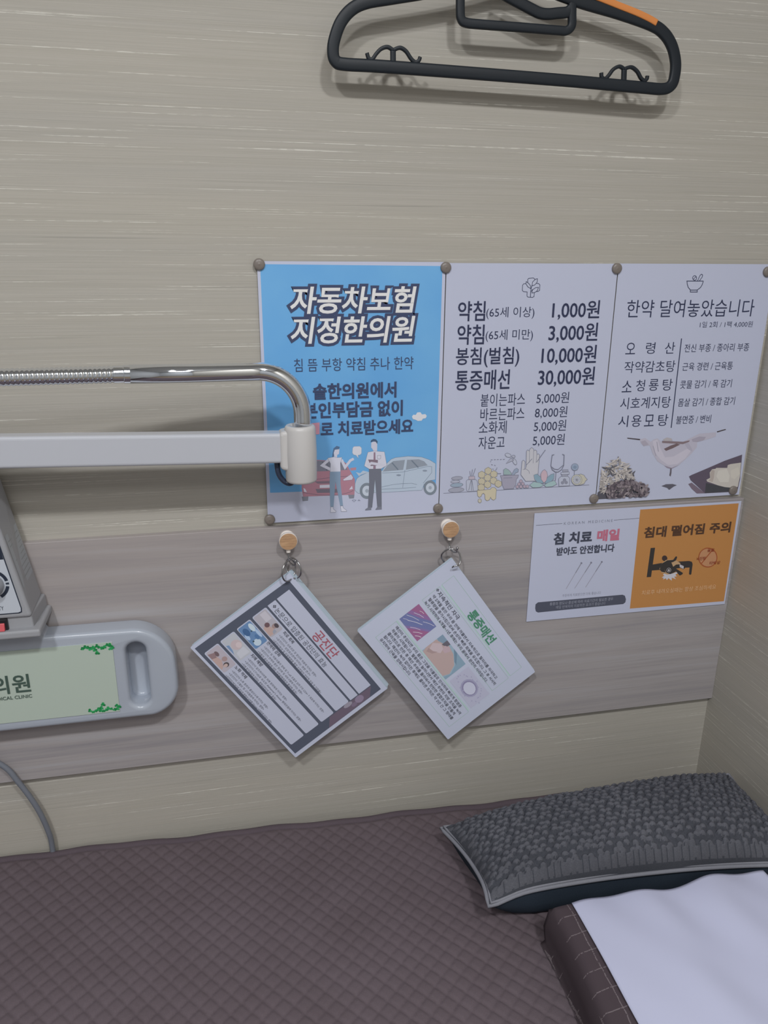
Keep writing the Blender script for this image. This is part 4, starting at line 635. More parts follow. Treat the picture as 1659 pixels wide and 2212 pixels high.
ART_NOTICES = [
    ('colour_field','F','a47444',[(147.8,-3.6),(293.3,-3.0),(295.0,-147.9),(150.1,-146.5)]),
    ('lettering','S','3d404e',0.5,[(3.2,-16.5),(39.1,-16.0)],0),
    ('lettering','S','3d404e',0.5,[(111.6,-16.0),(147.7,-15.5)],0),
    ('lettering', 'T', '6a6d7d', 'K O R E A N   M E D I C I N E', 41.5, 109.8, -18.2, -14.5, 0, 0, None, 0),
    ('lettering', 'T', '3d404e', '침 치료', 29.0, 82.9, -45.0, -28.5, 0.04, 0, None, 0),
    ('lettering', 'T', 'a96478', '매일', 89.9, 121.8, -44.5, -28.3, 0.042, 0, None, 0),
    ('lettering', 'T', '3d404e', '받아도 안전합니다', 34.4, 116.6, -60.4, -48.9, 0.03, 0, None, 0),
    ('lettering', 'T', '7a7d8c', '꾸준하게 치료받으면 더욱 좋습니다', 48.2, 104.2, -120.7, -116.6, -0.004, 0, None, 0),
    ('lettering','F','474a57',[(11.0,-133.6),(11.1,-127.9),(14.4,-125.3),(64.6,-125.1),(136.4,-124.5),(140.3,-126.4),(142.5,-131.8),(142.2,-136.4),(139.2,-138.7),(88.6,-139.3),(15.6,-140.3),(12.3,-138.3)]),
    ('lettering', 'T', '8a8d99', '통증의 정도나 증상에 따라 치료기간이 필요한 경우', 31.4, 123.3, -131.7, -127.1, -0.002, 0, None, 0),
    ('lettering', 'T', '80838f', '매일 반복하여 치료하면 효과가 좋습니다', 40.8, 112.4, -137.4, -132.7, -0.002, 0, None, 0),
    ('lettering','S','8a8896',0.8,[(71.3,-73.5),(52.8,-109.1)],0),
    ('lettering','F','6f7080',[(72.7,-73.6),(72.7,-73.9),(72.6,-74.3),(72.4,-74.5),(72.1,-74.7),(71.8,-74.8),(71.5,-74.8),(71.1,-74.8),(70.8,-74.6),(70.5,-74.4),(70.2,-74.1),(70.1,-73.7),(70.0,-73.4),(70.0,-73.1),(70.1,-72.7),(70.3,-72.5),(70.6,-72.3),(70.9,-72.2),(71.2,-72.2),(71.6,-72.2),(71.9,-72.4),(72.2,-72.6),(72.4,-72.9),(72.6,-73.2)]),
    ('lettering','S','777683',1.1,[(71.3,-73.5),(64.3,-87.0)],0),
    ('lettering','S','8a8896',0.8,[(85.3,-73.9),(65.1,-109.4)],0),
    ('lettering','F','6f7080',[(86.7,-74.0),(86.7,-74.3),(86.6,-74.6),(86.4,-74.9),(86.1,-75.1),(85.8,-75.2),(85.5,-75.2),(85.1,-75.1),(84.8,-75.0),(84.5,-74.8),(84.2,-74.5),(84.0,-74.1),(84.0,-73.8),(84.0,-73.4),(84.1,-73.1),(84.3,-72.8),(84.5,-72.7),(84.8,-72.5),(85.2,-72.5),(85.5,-72.6),(85.9,-72.8),(86.2,-73.0),(86.4,-73.3),(86.6,-73.6)]),
    ('lettering','S','777683',1.1,[(85.3,-73.9),(77.7,-87.3)],0),
    ('lettering','S','8a8896',0.8,[(100.6,-73.9),(80.8,-109.1)],0),
    ('lettering','F','6f7080',[(101.9,-74.0),(101.9,-74.3),(101.8,-74.6),(101.6,-74.9),(101.4,-75.1),(101.1,-75.2),(100.7,-75.2),(100.4,-75.2),(100.0,-75.0),(99.7,-74.8),(99.5,-74.5),(99.3,-74.1),(99.2,-73.8),(99.2,-73.4),(99.3,-73.1),(99.5,-72.9),(99.8,-72.7),(100.1,-72.6),(100.4,-72.5),(100.8,-72.6),(101.1,-72.8),(101.4,-73.0),(101.7,-73.3),(101.9,-73.6)]),
    ('lettering','S','777683',1.1,[(100.6,-73.9),(93.1,-87.2)],0),
    ('lettering', 'T', '4a362b', '침대 떨어짐 주의', 157.4, 286.6, -44.1, -28.5, 0.035, 0, None, 0),
    ('lettering', 'T', 'c2a07a', '치료후 내려오실때는 항상 조심하세요', 164.8, 278.4, -127.5, -120.4, 0.008, 0, None, 0),
    ('falling_pictogram','F','b0afb6',[(197.5,-95.1),(193.7,-99.6),(195.9,-101.1),(192.3,-103.6),(195.5,-104.6),(194.5,-106.7),(198.9,-105.4),(200.6,-108.2),(202.8,-105.5),(208.2,-109.4),(207.8,-105.0),(214.6,-107.9),(211.0,-104.0),(215.1,-103.7),(212.5,-100.9),(216.4,-98.7),(211.4,-96.7),(204.3,-97.2)]),
    ('falling_pictogram','S','33302f',6.5,[(173.2,-59.0),(172.8,-101.4)],0),
    ('falling_pictogram','F','33302f',[(174.2,-83.5),(189.2,-82.0),(210.9,-81.7),(230.7,-82.1),(235.1,-83.7),(236.8,-87.4),(237.0,-102.1),(235.5,-103.1),(233.4,-101.8),(232.8,-91.9),(218.9,-91.7),(193.8,-92.1),(175.4,-92.0)]),
    ('falling_pictogram','F','3a2f2e',[(196.9,-75.7),(196.9,-76.8),(196.6,-77.8),(196.1,-78.6),(195.3,-79.2),(194.4,-79.5),(193.4,-79.6),(192.3,-79.4),(191.3,-78.9),(190.4,-78.2),(189.6,-77.3),(189.0,-76.2),(188.8,-75.1),(188.8,-74.1),(189.0,-73.1),(189.5,-72.3),(190.3,-71.7),(191.2,-71.3),(192.2,-71.3),(193.3,-71.5),(194.3,-72.0),(195.3,-72.7),(196.0,-73.6),(196.6,-74.6)]),
    ('falling_pictogram','F','a78a6a',[(189.8,-82.5),(195.1,-78.2),(201.6,-77.7),(210.6,-79.6),(217.8,-84.4),(217.2,-87.5),(212.2,-90.9),(215.3,-97.0),(208.9,-98.7),(200.4,-100.1),(191.1,-96.2),(187.1,-90.6)]),
    ('falling_pictogram','F','33302f',[(190.3,-82.5),(197.4,-78.6),(206.1,-78.7),(208.9,-74.2),(210.6,-73.8),(211.6,-75.4),(210.6,-79.6),(206.5,-81.9),(203.9,-82.3),(207.5,-88.9),(211.5,-86.0),(217.0,-85.9),(223.7,-90.7),(226.3,-89.8),(226.1,-91.9),(223.6,-93.9),(217.7,-90.8),(212.3,-92.0),(223.9,-99.3),(223.1,-101.4),(219.4,-102.9),(213.0,-96.3),(209.9,-97.7),(204.7,-99.6),(198.9,-97.3),(194.9,-92.2),(197.7,-96.7),(191.0,-95.1),(187.8,-91.7),(188.0,-85.3)]),
    ('falling_pictogram','F','a8a4a8',[(216.7,-85.9),(223.5,-89.1),(223.8,-93.4),(217.6,-90.2)]),
    ('falling_pictogram','S','a8a4a8',0.5,[(204.7,-93.5),(204.6,-94.5),(204.2,-95.4),(203.5,-96.0),(202.5,-96.3),(201.5,-96.2),(200.4,-95.8),(199.5,-95.0),(198.8,-94.1),(198.5,-93.0),(198.5,-92.0),(199.0,-91.2),(199.7,-90.5),(200.6,-90.3),(201.7,-90.3),(202.8,-90.8),(203.7,-91.5),(204.4,-92.5)],1),
    ('falling_pictogram','F','a8a4a8',[(203.0,-93.7),(203.0,-94.1),(202.9,-94.4),(202.7,-94.7),(202.5,-95.0),(202.2,-95.1),(201.9,-95.1),(201.5,-95.0),(201.2,-94.9),(200.9,-94.6),(200.6,-94.3),(200.4,-93.9),(200.3,-93.5),(200.3,-93.1),(200.4,-92.8),(200.6,-92.5),(200.8,-92.2),(201.1,-92.1),(201.4,-92.1),(201.8,-92.2),(202.1,-92.3),(202.4,-92.6),(202.7,-92.9),(202.9,-93.3)]),
    ('prohibition_mark','F','a67a5a',[(272.8,-80.2),(273.0,-82.9),(272.7,-85.5),(271.7,-87.9),(270.3,-89.9),(268.5,-91.5),(266.2,-92.6),(263.7,-93.2),(261.0,-93.3),(258.2,-92.8),(255.4,-91.8),(252.8,-90.3),(250.4,-88.4),(248.3,-86.1),(246.6,-83.6),(245.4,-80.9),(244.7,-78.1),(244.6,-75.4),(245.0,-72.9),(245.9,-70.5),(247.3,-68.6),(249.1,-67.0),(251.3,-65.9),(253.8,-65.2),(256.5,-65.2),(259.3,-65.6),(262.0,-66.6),(264.7,-68.1),(267.1,-70.0),(269.2,-72.2),(270.9,-74.7),(272.1,-77.4)]),
    ('prohibition_mark','S','8f4f30',1.6,[(272.8,-80.2),(273.0,-82.9),(272.7,-85.5),(271.7,-87.9),(270.3,-89.9),(268.5,-91.5),(266.2,-92.6),(263.7,-93.2),(261.0,-93.3),(258.2,-92.8),(255.4,-91.8),(252.8,-90.3),(250.4,-88.4),(248.3,-86.1),(246.6,-83.6),(245.4,-80.9),(244.7,-78.1),(244.6,-75.4),(245.0,-72.9),(245.9,-70.5),(247.3,-68.6),(249.1,-67.0),(251.3,-65.9),(253.8,-65.2),(256.5,-65.2),(259.3,-65.6),(262.0,-66.6),(264.7,-68.1),(267.1,-70.0),(269.2,-72.2),(270.9,-74.7),(272.1,-77.4)],1),
    ('prohibition_mark','S','8f4f30',1.8,[(263.9,-68.5),(249.8,-87.8)],0),
    ('prohibition_mark', 'T', '7d3526', '골절', 256.1, 266.4, -70.7, -65.8, 0.012, 0, None, 0),
    ('prohibition_mark', 'T', '7d3526', '뇌진탕', 241.3, 255.5, -82.1, -77.1, 0.012, 0, None, 0),
    ('prohibition_mark', 'T', '7d3526', '타박상', 262.5, 278.9, -90.1, -85.0, 0.012, 0, None, 0),
]
INKC = '33363f'
def card_frame_a():
    e = [('frame_print', 'F', '4b505e', [(6.8, -6.6), (204.6, -6.6), (204.6, -144.8), (4.6, -144.8)])]
    def bx_(z0, z1, r): e.append(('frame_print', 'F', 'a5a9ba', rounded(174, z0 - z1, r, 4, 16.8, z0)))
    bx_(-13.4, -32.0, .6); bx_(-34.2, -45.8, .6)
    for z0, z1 in ((-48.4, -69.2), (-72.4, -92.4), (-96.4, -117.0), (-120.2, -140.8)): bx_(z0, z1, 2)
    e.append(('flower_print', 'F', '675468', [(192.0, -14), (204.0, -24), (204.4, -90), (192.0, -80)]))
    for c, rx, rz, col in (((197.0, -36.0), 5.2, 6.2, '84708c'), ((193.8, -52.0), 3.2, 6.5, '8a8292'), ((199.0, -45.5), 3, 4, '75607c')):
        e.append(('flower_print', 'F', col, [(c[0] + rx * math.cos(k * math.pi / 6), c[1] + rz * math.sin(k * math.pi / 6)) for k in range(12)]))
    def T(col, t, x0, x1, zc, h, b=0.0): e.append(('lettering', 'T', col, t, x0, x1, zc - h / 2, zc + h / 2, b, 0, None, 0))
    T('95525f', '공진단', 83.5, 127.0, -23.2, 15.0, .012)
    T(INKC, '❖', 20.6, 25.4, -40.0, 4.6); T(INKC, '논문으로 입증된 공진단의 효능', 27.0, 130.0, -40.6, 7.2, .004)
    rows = [('피로 회복', 57, 77, ['· <공진단이 성호르몬 및 항산화 작용에 미치는 영향>', '· <공진단이 성장호르몬에 미치는 영향 연구>', '· <공진단투여 및 운동병행을 통한 수면질의 전반적 운동 후 이완율>'], [133, 127, 156]),
            ('면역력 강화', 55, 80, ['· <공진단 및 약용식물의 항체 및 T-cell 조절과 임파구의 CD4+ T 세포에 미치는 영향>', '· <공진단이 면역력 증진 항산화 및 세포사멸에 미치는 영향>', '· <녹용의 골수세포에 대한 자연살해세포의 활성화 효과>'], [181, 141, 136]),
            ('치매 예방', 55, 76, ['· <공진단이 알츠하이머형 치매 흰쥐에게 미치는 영향>', "· <공진단이 CT105로 유도된 Alzheimer's disease 병태모델에 미치는 영향>", '· <치매 환자들에게 미치는 총명공진단의 연구 효과>'], [135, 171, 125]),
            ('노화 억제', 55, 76, ['· <공진단이 노화 흰쥐의 활성산소에 미치는 영향>', '· <공진단이 고혈당 및 고지혈증에 미치는 영향>', '· <공진단이 MCAO로 유도된 흰쥐의 뇌허혈 Glucose 뇌세포에 미치는 영향>'], [128, 126, 148])]
    for (h, a, b, L, X), z in zip(rows, (-51.8, -74.9, -99.4, -123.6)):
        T(INKC, h, a, b, z, 4.6, .006)
        for k in range(3): T(INKC, L[k], 55.3, X[k], z - 6.6 - 4.7 * k, 3.0, .002)
    def P(col, pts): e.append(('picture', 'F', col, pts))
    def EL(col, cx, cz, rx, rz, n=14): P(col, [(cx + rx * math.cos(2 * math.pi * k / n), cz + rz * math.sin(2 * math.pi * k / n)) for k in range(n)])
    for z0, col in ((-50.2, 'a29ba3'), (-73.6, '4f7fb6'), (-97.4, 'a5a8ae'), (-121.2, 'a49aa3')): P(col, rounded(35, 18.0, 2, 4, 18.2, z0))
    # a tired man at a desk
    P('b0aab2', [(20, -52), (33, -52), (33, -60), (20, -60)]); EL('9a7a72', 43.5, -55.4, 3.4, 3.6); EL('4f4448', 44.5, -53.4, 3.6, 2.4); P('b48f80', [(40, -60), (46, -58), (51, -62), (51, -68), (38, -68), (36, -65)]); EL('6f4a50', 36.5, -61.5, 3.4, 3.2); P('8a8fa0', [(46, -58), (51, -58), (52, -63), (48, -62)])
    # cells on blue
    EL('a9bfd8', 27, -77, 6.5, 3); EL('8fb0d4', 38, -75.6, 7, 1.8); EL('a4bcd6', 47, -84, 5, 4.6); EL('8fb0d4', 34, -89, 5, 2.2); EL('2f5f9c', 28, -86, 6, 3.6); EL('3d6fae', 41, -80, 4, 2.4); EL('33505a', 30.5, -80.5, 1, 1); EL('33505a', 43, -87, 1.2, 1.2)
    # the back of a head
    EL('b59c9c', 33, -105, 7.2, 6.6); EL('bfa9a6', 35, -103, 4, 3.6); P('5f86b8', [(28, -112), (36, -113), (42, -115.2), (26, -115.2)]); P('b0b2ba', [(40, -100), (51, -99), (51, -113), (42, -112)])
    # two people
    EL('a07c76', 38.5, -127.2, 3.4, 3.4); EL('6f5458', 27, -130, 4, 2.4); EL('4e4146', 46, -130.5, 3.4, 3.6); EL('b99688', 46.4, -131.6, 2.3, 2.7); P('b58d80', [(30, -132), (38, -131), (46, -135), (48, -138.8), (27, -138.8)]); P('8d6a6a', [(24, -131), (31, -133), (29, -138.8), (21, -138.8)])
    return e
def card_frame_b():
    G = '86a198'; e = []
    def S(pts, w=.45): e.append(('border_print', 'S', G, w, pts, 1))
    def R_(x0, x1, z0, z1): return [(x0, z0), (x1, z0), (x1, z1), (x0, z1)]
    S(R_(20, 190.5, -11.2, -30.0)); S(R_(20, 191.5, -33.8, -61.2)); S(R_(21.5, 195, -103.2, -135.8))
    e.append(('border_print', 'F', '9fb5b4', R_(20.4, 190, -30.2, -31.6)))
    e.append(('border_print', 'F', '9db3b2', R_(21, 193, -101.0, -102.6)))
    def T(col, t, x0, x1, zc, h, b=0.0): e.append(('lettering', 'T', col, t, x0, x1, zc - h / 2, zc + h / 2, b, 0, None, 0))
    T('467c63', '통증매선', 75.5, 132.0, -21.6, 14.6, .03)
    T(INKC, '❖', 20.0, 24.6, -38.0, 4.4); T(INKC, '지속적인 자극', 25.5, 73.0, -38.8, 6.2, .008)
    for k, (t, x) in enumerate((('약 2개월 동안 우리 몸 안에 머물면서 지속적으로 혈자리를 자극하고', 180), ('혈류량을 증가시킴으로써 손상의 빠른 회복을 유도합니다. 그 후 서서히', 186), ('녹기 시작하여 6개월~1년 후에는 우리 몸에서 완전히 사라집니다.', 175))): T(INKC, t, 24, x, -46.6 - 6.4 * k, 4.5, .006)
    for k, (t, x) in enumerate((('매선이 주입되면 우리 몸은 그것을 이물질로 인식하여 빠르게 항염증', 181), ('작용이 시작됩니다. 혈류량이 늘어나면서 매선 주변의 지방 조직을 녹여', 189), ('콜라겐으로 만든 후 매선 주위를 둘러싸서 탄탄한 결합조직을 만들게', 184), ('됩니다. 매선이 녹아 없어진 후에도 콜라겐 조직은 약 2년 간 그 형태를', 188), ('유지하여 근육을 강화시킵니다.', 95))): T(INKC, t, 27.2, x, -107.2 - 6.2 * k, 4.5, .006)
    def P(col, pts): e.append(('picture', 'F', col, pts))
    def EL(col, cx, cz, rx, rz, n=16): P(col, [(cx + rx * math.cos(2 * math.pi * k / n), cz + rz * math.sin(2 * math.pi * k / n)) for k in range(n)])
    # stained tissue: pink with a blue band and white clefts
    P('a04f86', R_(21.4, 62.2, -67.4, -98.2))
    P('5f6aab', [(21.4, -84), (21.4, -98.2), (34, -98.2), (50, -86), (62.2, -76), (62.2, -67.4), (52, -67.4), (38, -75)])
    P('8a5a9c', [(21.4, -80), (21.4, -86), (40, -76), (52, -67.4), (44, -67.4), (33, -74)]); P('7d5fa6', [(38, -98.2), (50, -88), (62.2, -79), (62.2, -76), (48, -86), (33, -98.2)])
    for a, b, w in (((30, -72), (37, -70), .5), ((27, -79), (41, -73), .5), ((23, -88), (40, -80), .5), ((30, -91), (48, -80), .6), ((45, -77), (60, -69), .5), ((40, -94), (52, -86), .5), ((48, -95), (58, -87), .6), ((54, -96), (61, -91), .7), ((24, -94), (32, -90), .4)): e.append(('picture', 'S', 'c6c0da', w, [a, ((a[0] + b[0]) / 2, (a[1] + b[1]) / 2 + .8), b], 0))
    # a hand pressing needles into skin
    P('7fa0b2', R_(77, 133, -67.2, -100.4)); P('b08f85', [(77, -78), (84, -72), (96, -70), (110, -72), (124, -80), (130, -92), (126, -100.4), (79, -100.4), (77, -94)]); P('6c8ca4', [(77, -67.2), (90, -67.2), (88, -74), (80, -77), (77, -76)]); P('5f5a66', [(88, -67.2), (96, -67.2), (95, -74), (88, -76)])
    P('b89ea0', [(78, -84), (86, -76), (94, -78), (97, -84), (90, -90), (82, -92)]); P('b39196', [(92, -74), (99, -70), (104, -73), (101, -80), (95, -80)]); P('a27f79', [(80, -92), (88, -90), (93, -86), (90, -93), (82, -97)])
    P('6f95ab', [(110, -67.2), (133, -67.2), (133, -100.4), (128, -100.4), (131, -90), (124, -78)]); P('5d8199', [(104, -67.2), (112, -67.2), (126, -78), (120, -77)])
    # pale tissue section around a white hollow
    P('a2a4bb', R_(138.6, 192.4, -66.6, -97.6)); EL('8f8cb0', 166, -83, 14.5, 11.5); EL('7d76a0', 166, -83, 12.2, 9.4); EL('b0b2c6', 166.5, -83, 10.4, 7.8)
    for k in range(26):
        a = k * 2.4; EL('9492b4', 166 + (15 + k % 7) * 1.35 * math.cos(a), -82.4 + (9 + k % 5) * math.sin(a) * 1.0, 1.1, .8, 8)
    return e
ART_CARD_A = card_frame_a(); ART_CARD_B = card_frame_b()
Q1 = [-0.0124, 0.0226, 0.96, -0.0071, -0.03, -0.2365]
Q2 = [-0.0376, 0.0275, 0.9559, 0.1958, -0.0299, -0.2353]
TACKS = [
    (-0.0261, 0.2412, 'round tack at the upper corner of the blue poster, away from the price list'),
    (0.1817, 0.2385, 'round tack at the top between the blue poster and the price list'),
    (0.3913, 0.2381, 'round tack at the top between the price list and the herbal poster'),
    (0.5939, 0.2349, 'round tack at the top of the herbal poster nearest the side wall'),
    (-0.0262, -0.0478, 'round tack at the lower corner of the blue poster, above a wooden hook'),
    (0.1812, -0.0467, 'round tack at the bottom between the blue poster and the price list'),
    (0.3904, -0.0464, 'round tack at the bottom between the price list and the herbal poster'),
    (0.5932, -0.0466, 'round tack at the bottom of the herbal poster beside the wall corner'),
]
PILLOW = dict(fl=(.184, -.246, -.423), fr=(.585, -.262, -.436), bl=(.170, -.105, -.444), br=(.597, -.085, -.442), pinch=(.010, .010), lift=.004, sag=-.004, top=.052)
PAPERC = (.264, .497, -.60, -.283)


# ------------------------------------------------------------------ the room
WP_X = wallpaper('wallpaper_silk', 'x'); WP_Y = wallpaper('wallpaper_silk_return', 'y')
tag(from_bm('wall_back', box(-2.0, WALL_X + .1, 0, .1, FLOOR_Z, CEIL_Z), WP_X), kind='structure')
tag(from_bm('wall_right', box(WALL_X, WALL_X + .1, -2.9, 0, FLOOR_Z, CEIL_Z), WP_Y), kind='structure')
PLAIN = mat('plain_paint', rgb('d4d6d8'), .8, 0, .2)
tag(from_bm('wall_left', box(-2.1, -2.0, -2.9, .1, FLOOR_Z, CEIL_Z), mat('curtain_grey', rgb('c6c9cc'), .9), None), kind='structure')
tag(from_bm('wall_front', box(-2.1, WALL_X + .1, -3.0, -2.9, FLOOR_Z, CEIL_Z), mat('curtain_grey', rgb('c6c9cc'), .9)), kind='structure')
tag(from_bm('ceiling', box(-2.1, WALL_X + .1, -3.0, .1, CEIL_Z, CEIL_Z + .1), PLAIN), kind='structure')
tag(from_bm('floor', box(-2.1, WALL_X + .1, -3.0, .1, FLOOR_Z - .1, FLOOR_Z), mat('vinyl_floor', rgb('8a7a68'), .5)), kind='structure')
# wood-look board that runs along the wall between the posters and the bed
PT = .009
tag(from_bm('trim_1', box(-1.9, WALL_X, -PT, 0, -.3665, -.0570, .0006, 1), wood_board()), kind='structure')

# ------------------------------------------------------------------ posters
PAPER = mat('poster_paper', rgb('a5a9bb', LIT), .38, 0, .45)
WHITE = mat('poster_white_stock', rgb('a8acbf', LIT), .38, 0, .45)
def field_blue():
    m = mat('print_sky_field', rgb('5e97c6', LIT), .36, 0, .45); t = NT(m)
    n = t.noise(t.coords((9, 1, 9)), 1, 3, .55)
    t.l(t.ramp(n, [(.35, rgb('5a93c4', LIT)), (.7, rgb('659ccb', LIT))]), t.b.inputs['Base Color']); return m
def poster(cx, cz, label, art, m, w=210, h=297, y=-.0036, rot=0.0, cat='poster', name='poster'):
    o = sheet(name, w, h, .0004, m); tag(o, label, cat)
    o.location = (cx - w * .0005 * math.cos(rot) - h * .0005 * math.sin(rot), y, cz + h * .0005 * math.cos(rot) - w * .0005 * math.sin(rot))
    o.rotation_euler = (0, -rot, 0)
    sheet_print(o, art, 0.0, extra={'#FIELD': field_blue()})
    return o
poster(.0767, .0959, 'blue poster with bold white two-line title above two cars and two people talking', ART_INSURANCE, WHITE)
poster(.2878, .0949, 'white price list poster with a leafy cross emblem and a row of herb drawings', ART_PRICES, PAPER)
def herb_heap(x0, x1, z0, z1, n, cols, seed, slender):
    # the photographed pile of dried herbs: many small printed slices
    R = random.Random(seed); out = []
    for k in range(n):
        u = R.random(); cx = x0 + (x1 - x0) * u; top = z0 + (z1 - z0) * (1 - .45 * abs(2 * u - .9)); cz = z0 + (top - z0) * R.random()
        a = R.uniform(0, math.pi); L = R.uniform(3, 8) if slender else R.uniform(2, 4.2); b = R.uniform(.7, 1.4) if slender else R.uniform(1, 2.2)
        ca, sa = math.cos(a), math.sin(a); pts = []
        for p, q in ((-L, -.3 * b), (-.4 * L, -b), (.5 * L, -.8 * b), (L, .2 * b), (.3 * L, b), (-.5 * L, .8 * b)):
            pts.append((max(2.5, cx + p * ca - q * sa), max(-291.0, cz + p * sa + q * ca)))
        out.append(('illustration', 'F', R.choice(cols), pts))
    return out
herbs = ART_HERBS + herb_heap(2, 50, -282, -236, 230, ['a79d90', '9a9185', 'b0a698', '8d857c', '57555a', 'a39a90', 'b4ab9e'], 4, True) \
    + herb_heap(14, 72, -291, -264, 210, ['75666b', '6a5a60', '7f6f72', '5c4f56', '8a7a7a', '52484f', '483f47'], 9, False)
poster(.4990, .0952, 'white herbal decoction poster with a mortar emblem and herbs, in the wall corner', herbs, PAPER)
poster(0.4554, -0.1360, 'half white and half orange safety notice stuck on the wood board', ART_NOTICES, PAPER, 297, 152.5, -.0105, -0.0039, 'notice', 'safety_notice')

TACK = mat('tack_brown_grey', rgb('6b645f', LIT), .35, 0, .5)
for x, z, lab in TACKS:
    V, F = lathe([(.0002, -.0022), (.003, -.0021), (.0052, -.0016), (.0060, -.0008), (.0062, 0), (.0062, .0022)], (0, 0, 0), 'y', 28)
    o = make('round_tack', V, F, TACK, smooth=True); o.location = (x, -.0050, z)
    tag(o, lab, 'tack', 'round tacks holding the posters')

# ------------------------------------------------------------------ hooks and hanging cards
BEECH = beech(); CHALK = mat('painted_white_wood', rgb('c9c0ba', LIT), .5); STEEL = mat('polished_steel', (.46, .46, .47, 1), .16, 1.0)
def wall_hook(x, z, label):
    t = thing('wall_hook', (x, -PT, z), label, 'hook', 'wooden wall hooks on the board')
    V, F = lathe([(.0060, -.0118), (.0105, -.0118), (.0108, -.0122), (.0108, -.0165), (.0104, -.0171), (.0001, -.0171)], (0, 0, 0), 'y', 40); o = make('button', V, F, CHALK, t); o['label'] = 'white painted side of the wooden button'
    V, F = lathe([(.0001, -.0176), (.0100, -.0176), (.0103, -.0171)], (0, 0, 0), 'y', 40); make('wooden_face', V, F, BEECH, t)
    V, F = lathe([(.0085, 0), (.0085, -.002), (.0060, -.003), (.0060, -.0118)], (0, 0, 0), 'y', 30); make('base', V, F, CHALK, t)
    V, F = lathe([(.0014, -.0150), (.0026, -.0148), (.0027, -.0105), (.0026, -.0095)], (0, -.0125, 0), 'z', 20); make('collar', V, F, CHALK, t)
    p = smooth_path([(0, -.0125, -.0125), (0, -.0125, -.0185), (.0002, -.0135, -.0238), (.0012, -.0170, -.0268), (.0036, -.0215, -.0279), (.0062, -.0235, -.0268), (.0068, -.0240, -.0232)], 6)
    V, F = tube(p, .0011, 10); make('hook_wire', V, F, STEEL, t, smooth=True)
    V, F = lathe([(.0001, -.0019), (.0013, -.0014), (.0019, 0), (.0013, .0014), (.0001, .0019)], (.0068, -.0240, -.0222), 'z', 16); make('ball_tip', V, F, STEEL, t, smooth=True)
    return t
wall_hook(-.0068, -.0695, 'wooden button hook holding the grey-framed card bundle')
wall_hook(.1922, -.0680, 'wooden button hook holding the plain white card bundle')

LAM = mat('laminated_card', rgb('a8adbe', LIT), .25, 0, .5); LAM_EDGE = mat('laminate_edge', rgb('9da9b3', LIT), .2, 0, .5)
def card_bundle(q, label, art, n, step, jit, extra=None):
    R = euler_cam(q[0], q[1], 0) @ Matrix.Rotation(q[2], 3, 'Y')
    t = thing('card_bundle', q[3:6], label, 'cards', 'laminated card bundles hanging from hooks')
    t.rotation_euler = R.to_euler()
    for k in range(n):
        c = sheet('card', 210, 148, .0006, LAM if k == 0 else LAM_EDGE, t, 1.5)
        dx, dz, a = (0, 0, 0) if k == 0 else jit[k - 1]
        c.location = (-.105 + dx * .001, step * k, .074 + dz * .001); c.rotation_euler = (0, a, 0)
        if k == 0:
            sheet_print(c, art, 0.0, extra=extra); c['label'] = 'printed front card'
    return t
b1 = card_bundle(Q1, 'bundle of laminated cards with a dark grey frame and red title', ART_CARD_A, 5, .0017, [(1.2, 1.5, .004), (-.8, 2.2, -.006), (1.8, 3.0, .006), (.6, 3.6, -.003)])
b2 = card_bundle(Q2, 'bundle of laminated white cards with a green title and three small pictures', ART_CARD_B, 3, .0016, [(-1.6, -.4, -.005), (-.6, .6, .004)])
def ring(b, pts, r=.0010):
    V, F = tube(smooth_path(pts, 7), r, 10); o = make('binder_ring', V, F, STEEL, smooth=True); put(o, b); return o
def ring_pts(c, rad, yaw, a0, a1, tilt=0.0):
    out = []
    for k in range(15):
        a = math.radians(a0 + (a1 - a0) * k / 14); x, z = rad * math.cos(a), rad * math.sin(a)
        out.append((c[0] + x * math.cos(yaw), c[1] + x * math.sin(yaw) + tilt * z, c[2] + z))
    return out
ring(b1, ring_pts((-.0078, -.0310, -.1040), .0130, math.radians(48), -72, 285), .00105)
ring(b1, ring_pts((-.0022, -.0275, -.1028), .0128, math.radians(-52), -60, 280), .00105)
ring(b2, [(.1938, -.0322, -.1157), (.1945, -.0335, -.1140), (.1985, -.0345, -.1128), (.2022, -.0335, -.1118), (.2043, -.0310, -.1060), (.2030, -.0290, -.0985), (.1985, -.0275, -.0945), (.1925, -.0260, -.0933), (.1865, -.0240, -.0958), (.1828, -.0220, -.1010), (.1832, -.0205, -.1070), (.1870, -.0200, -.1125)], .00105)

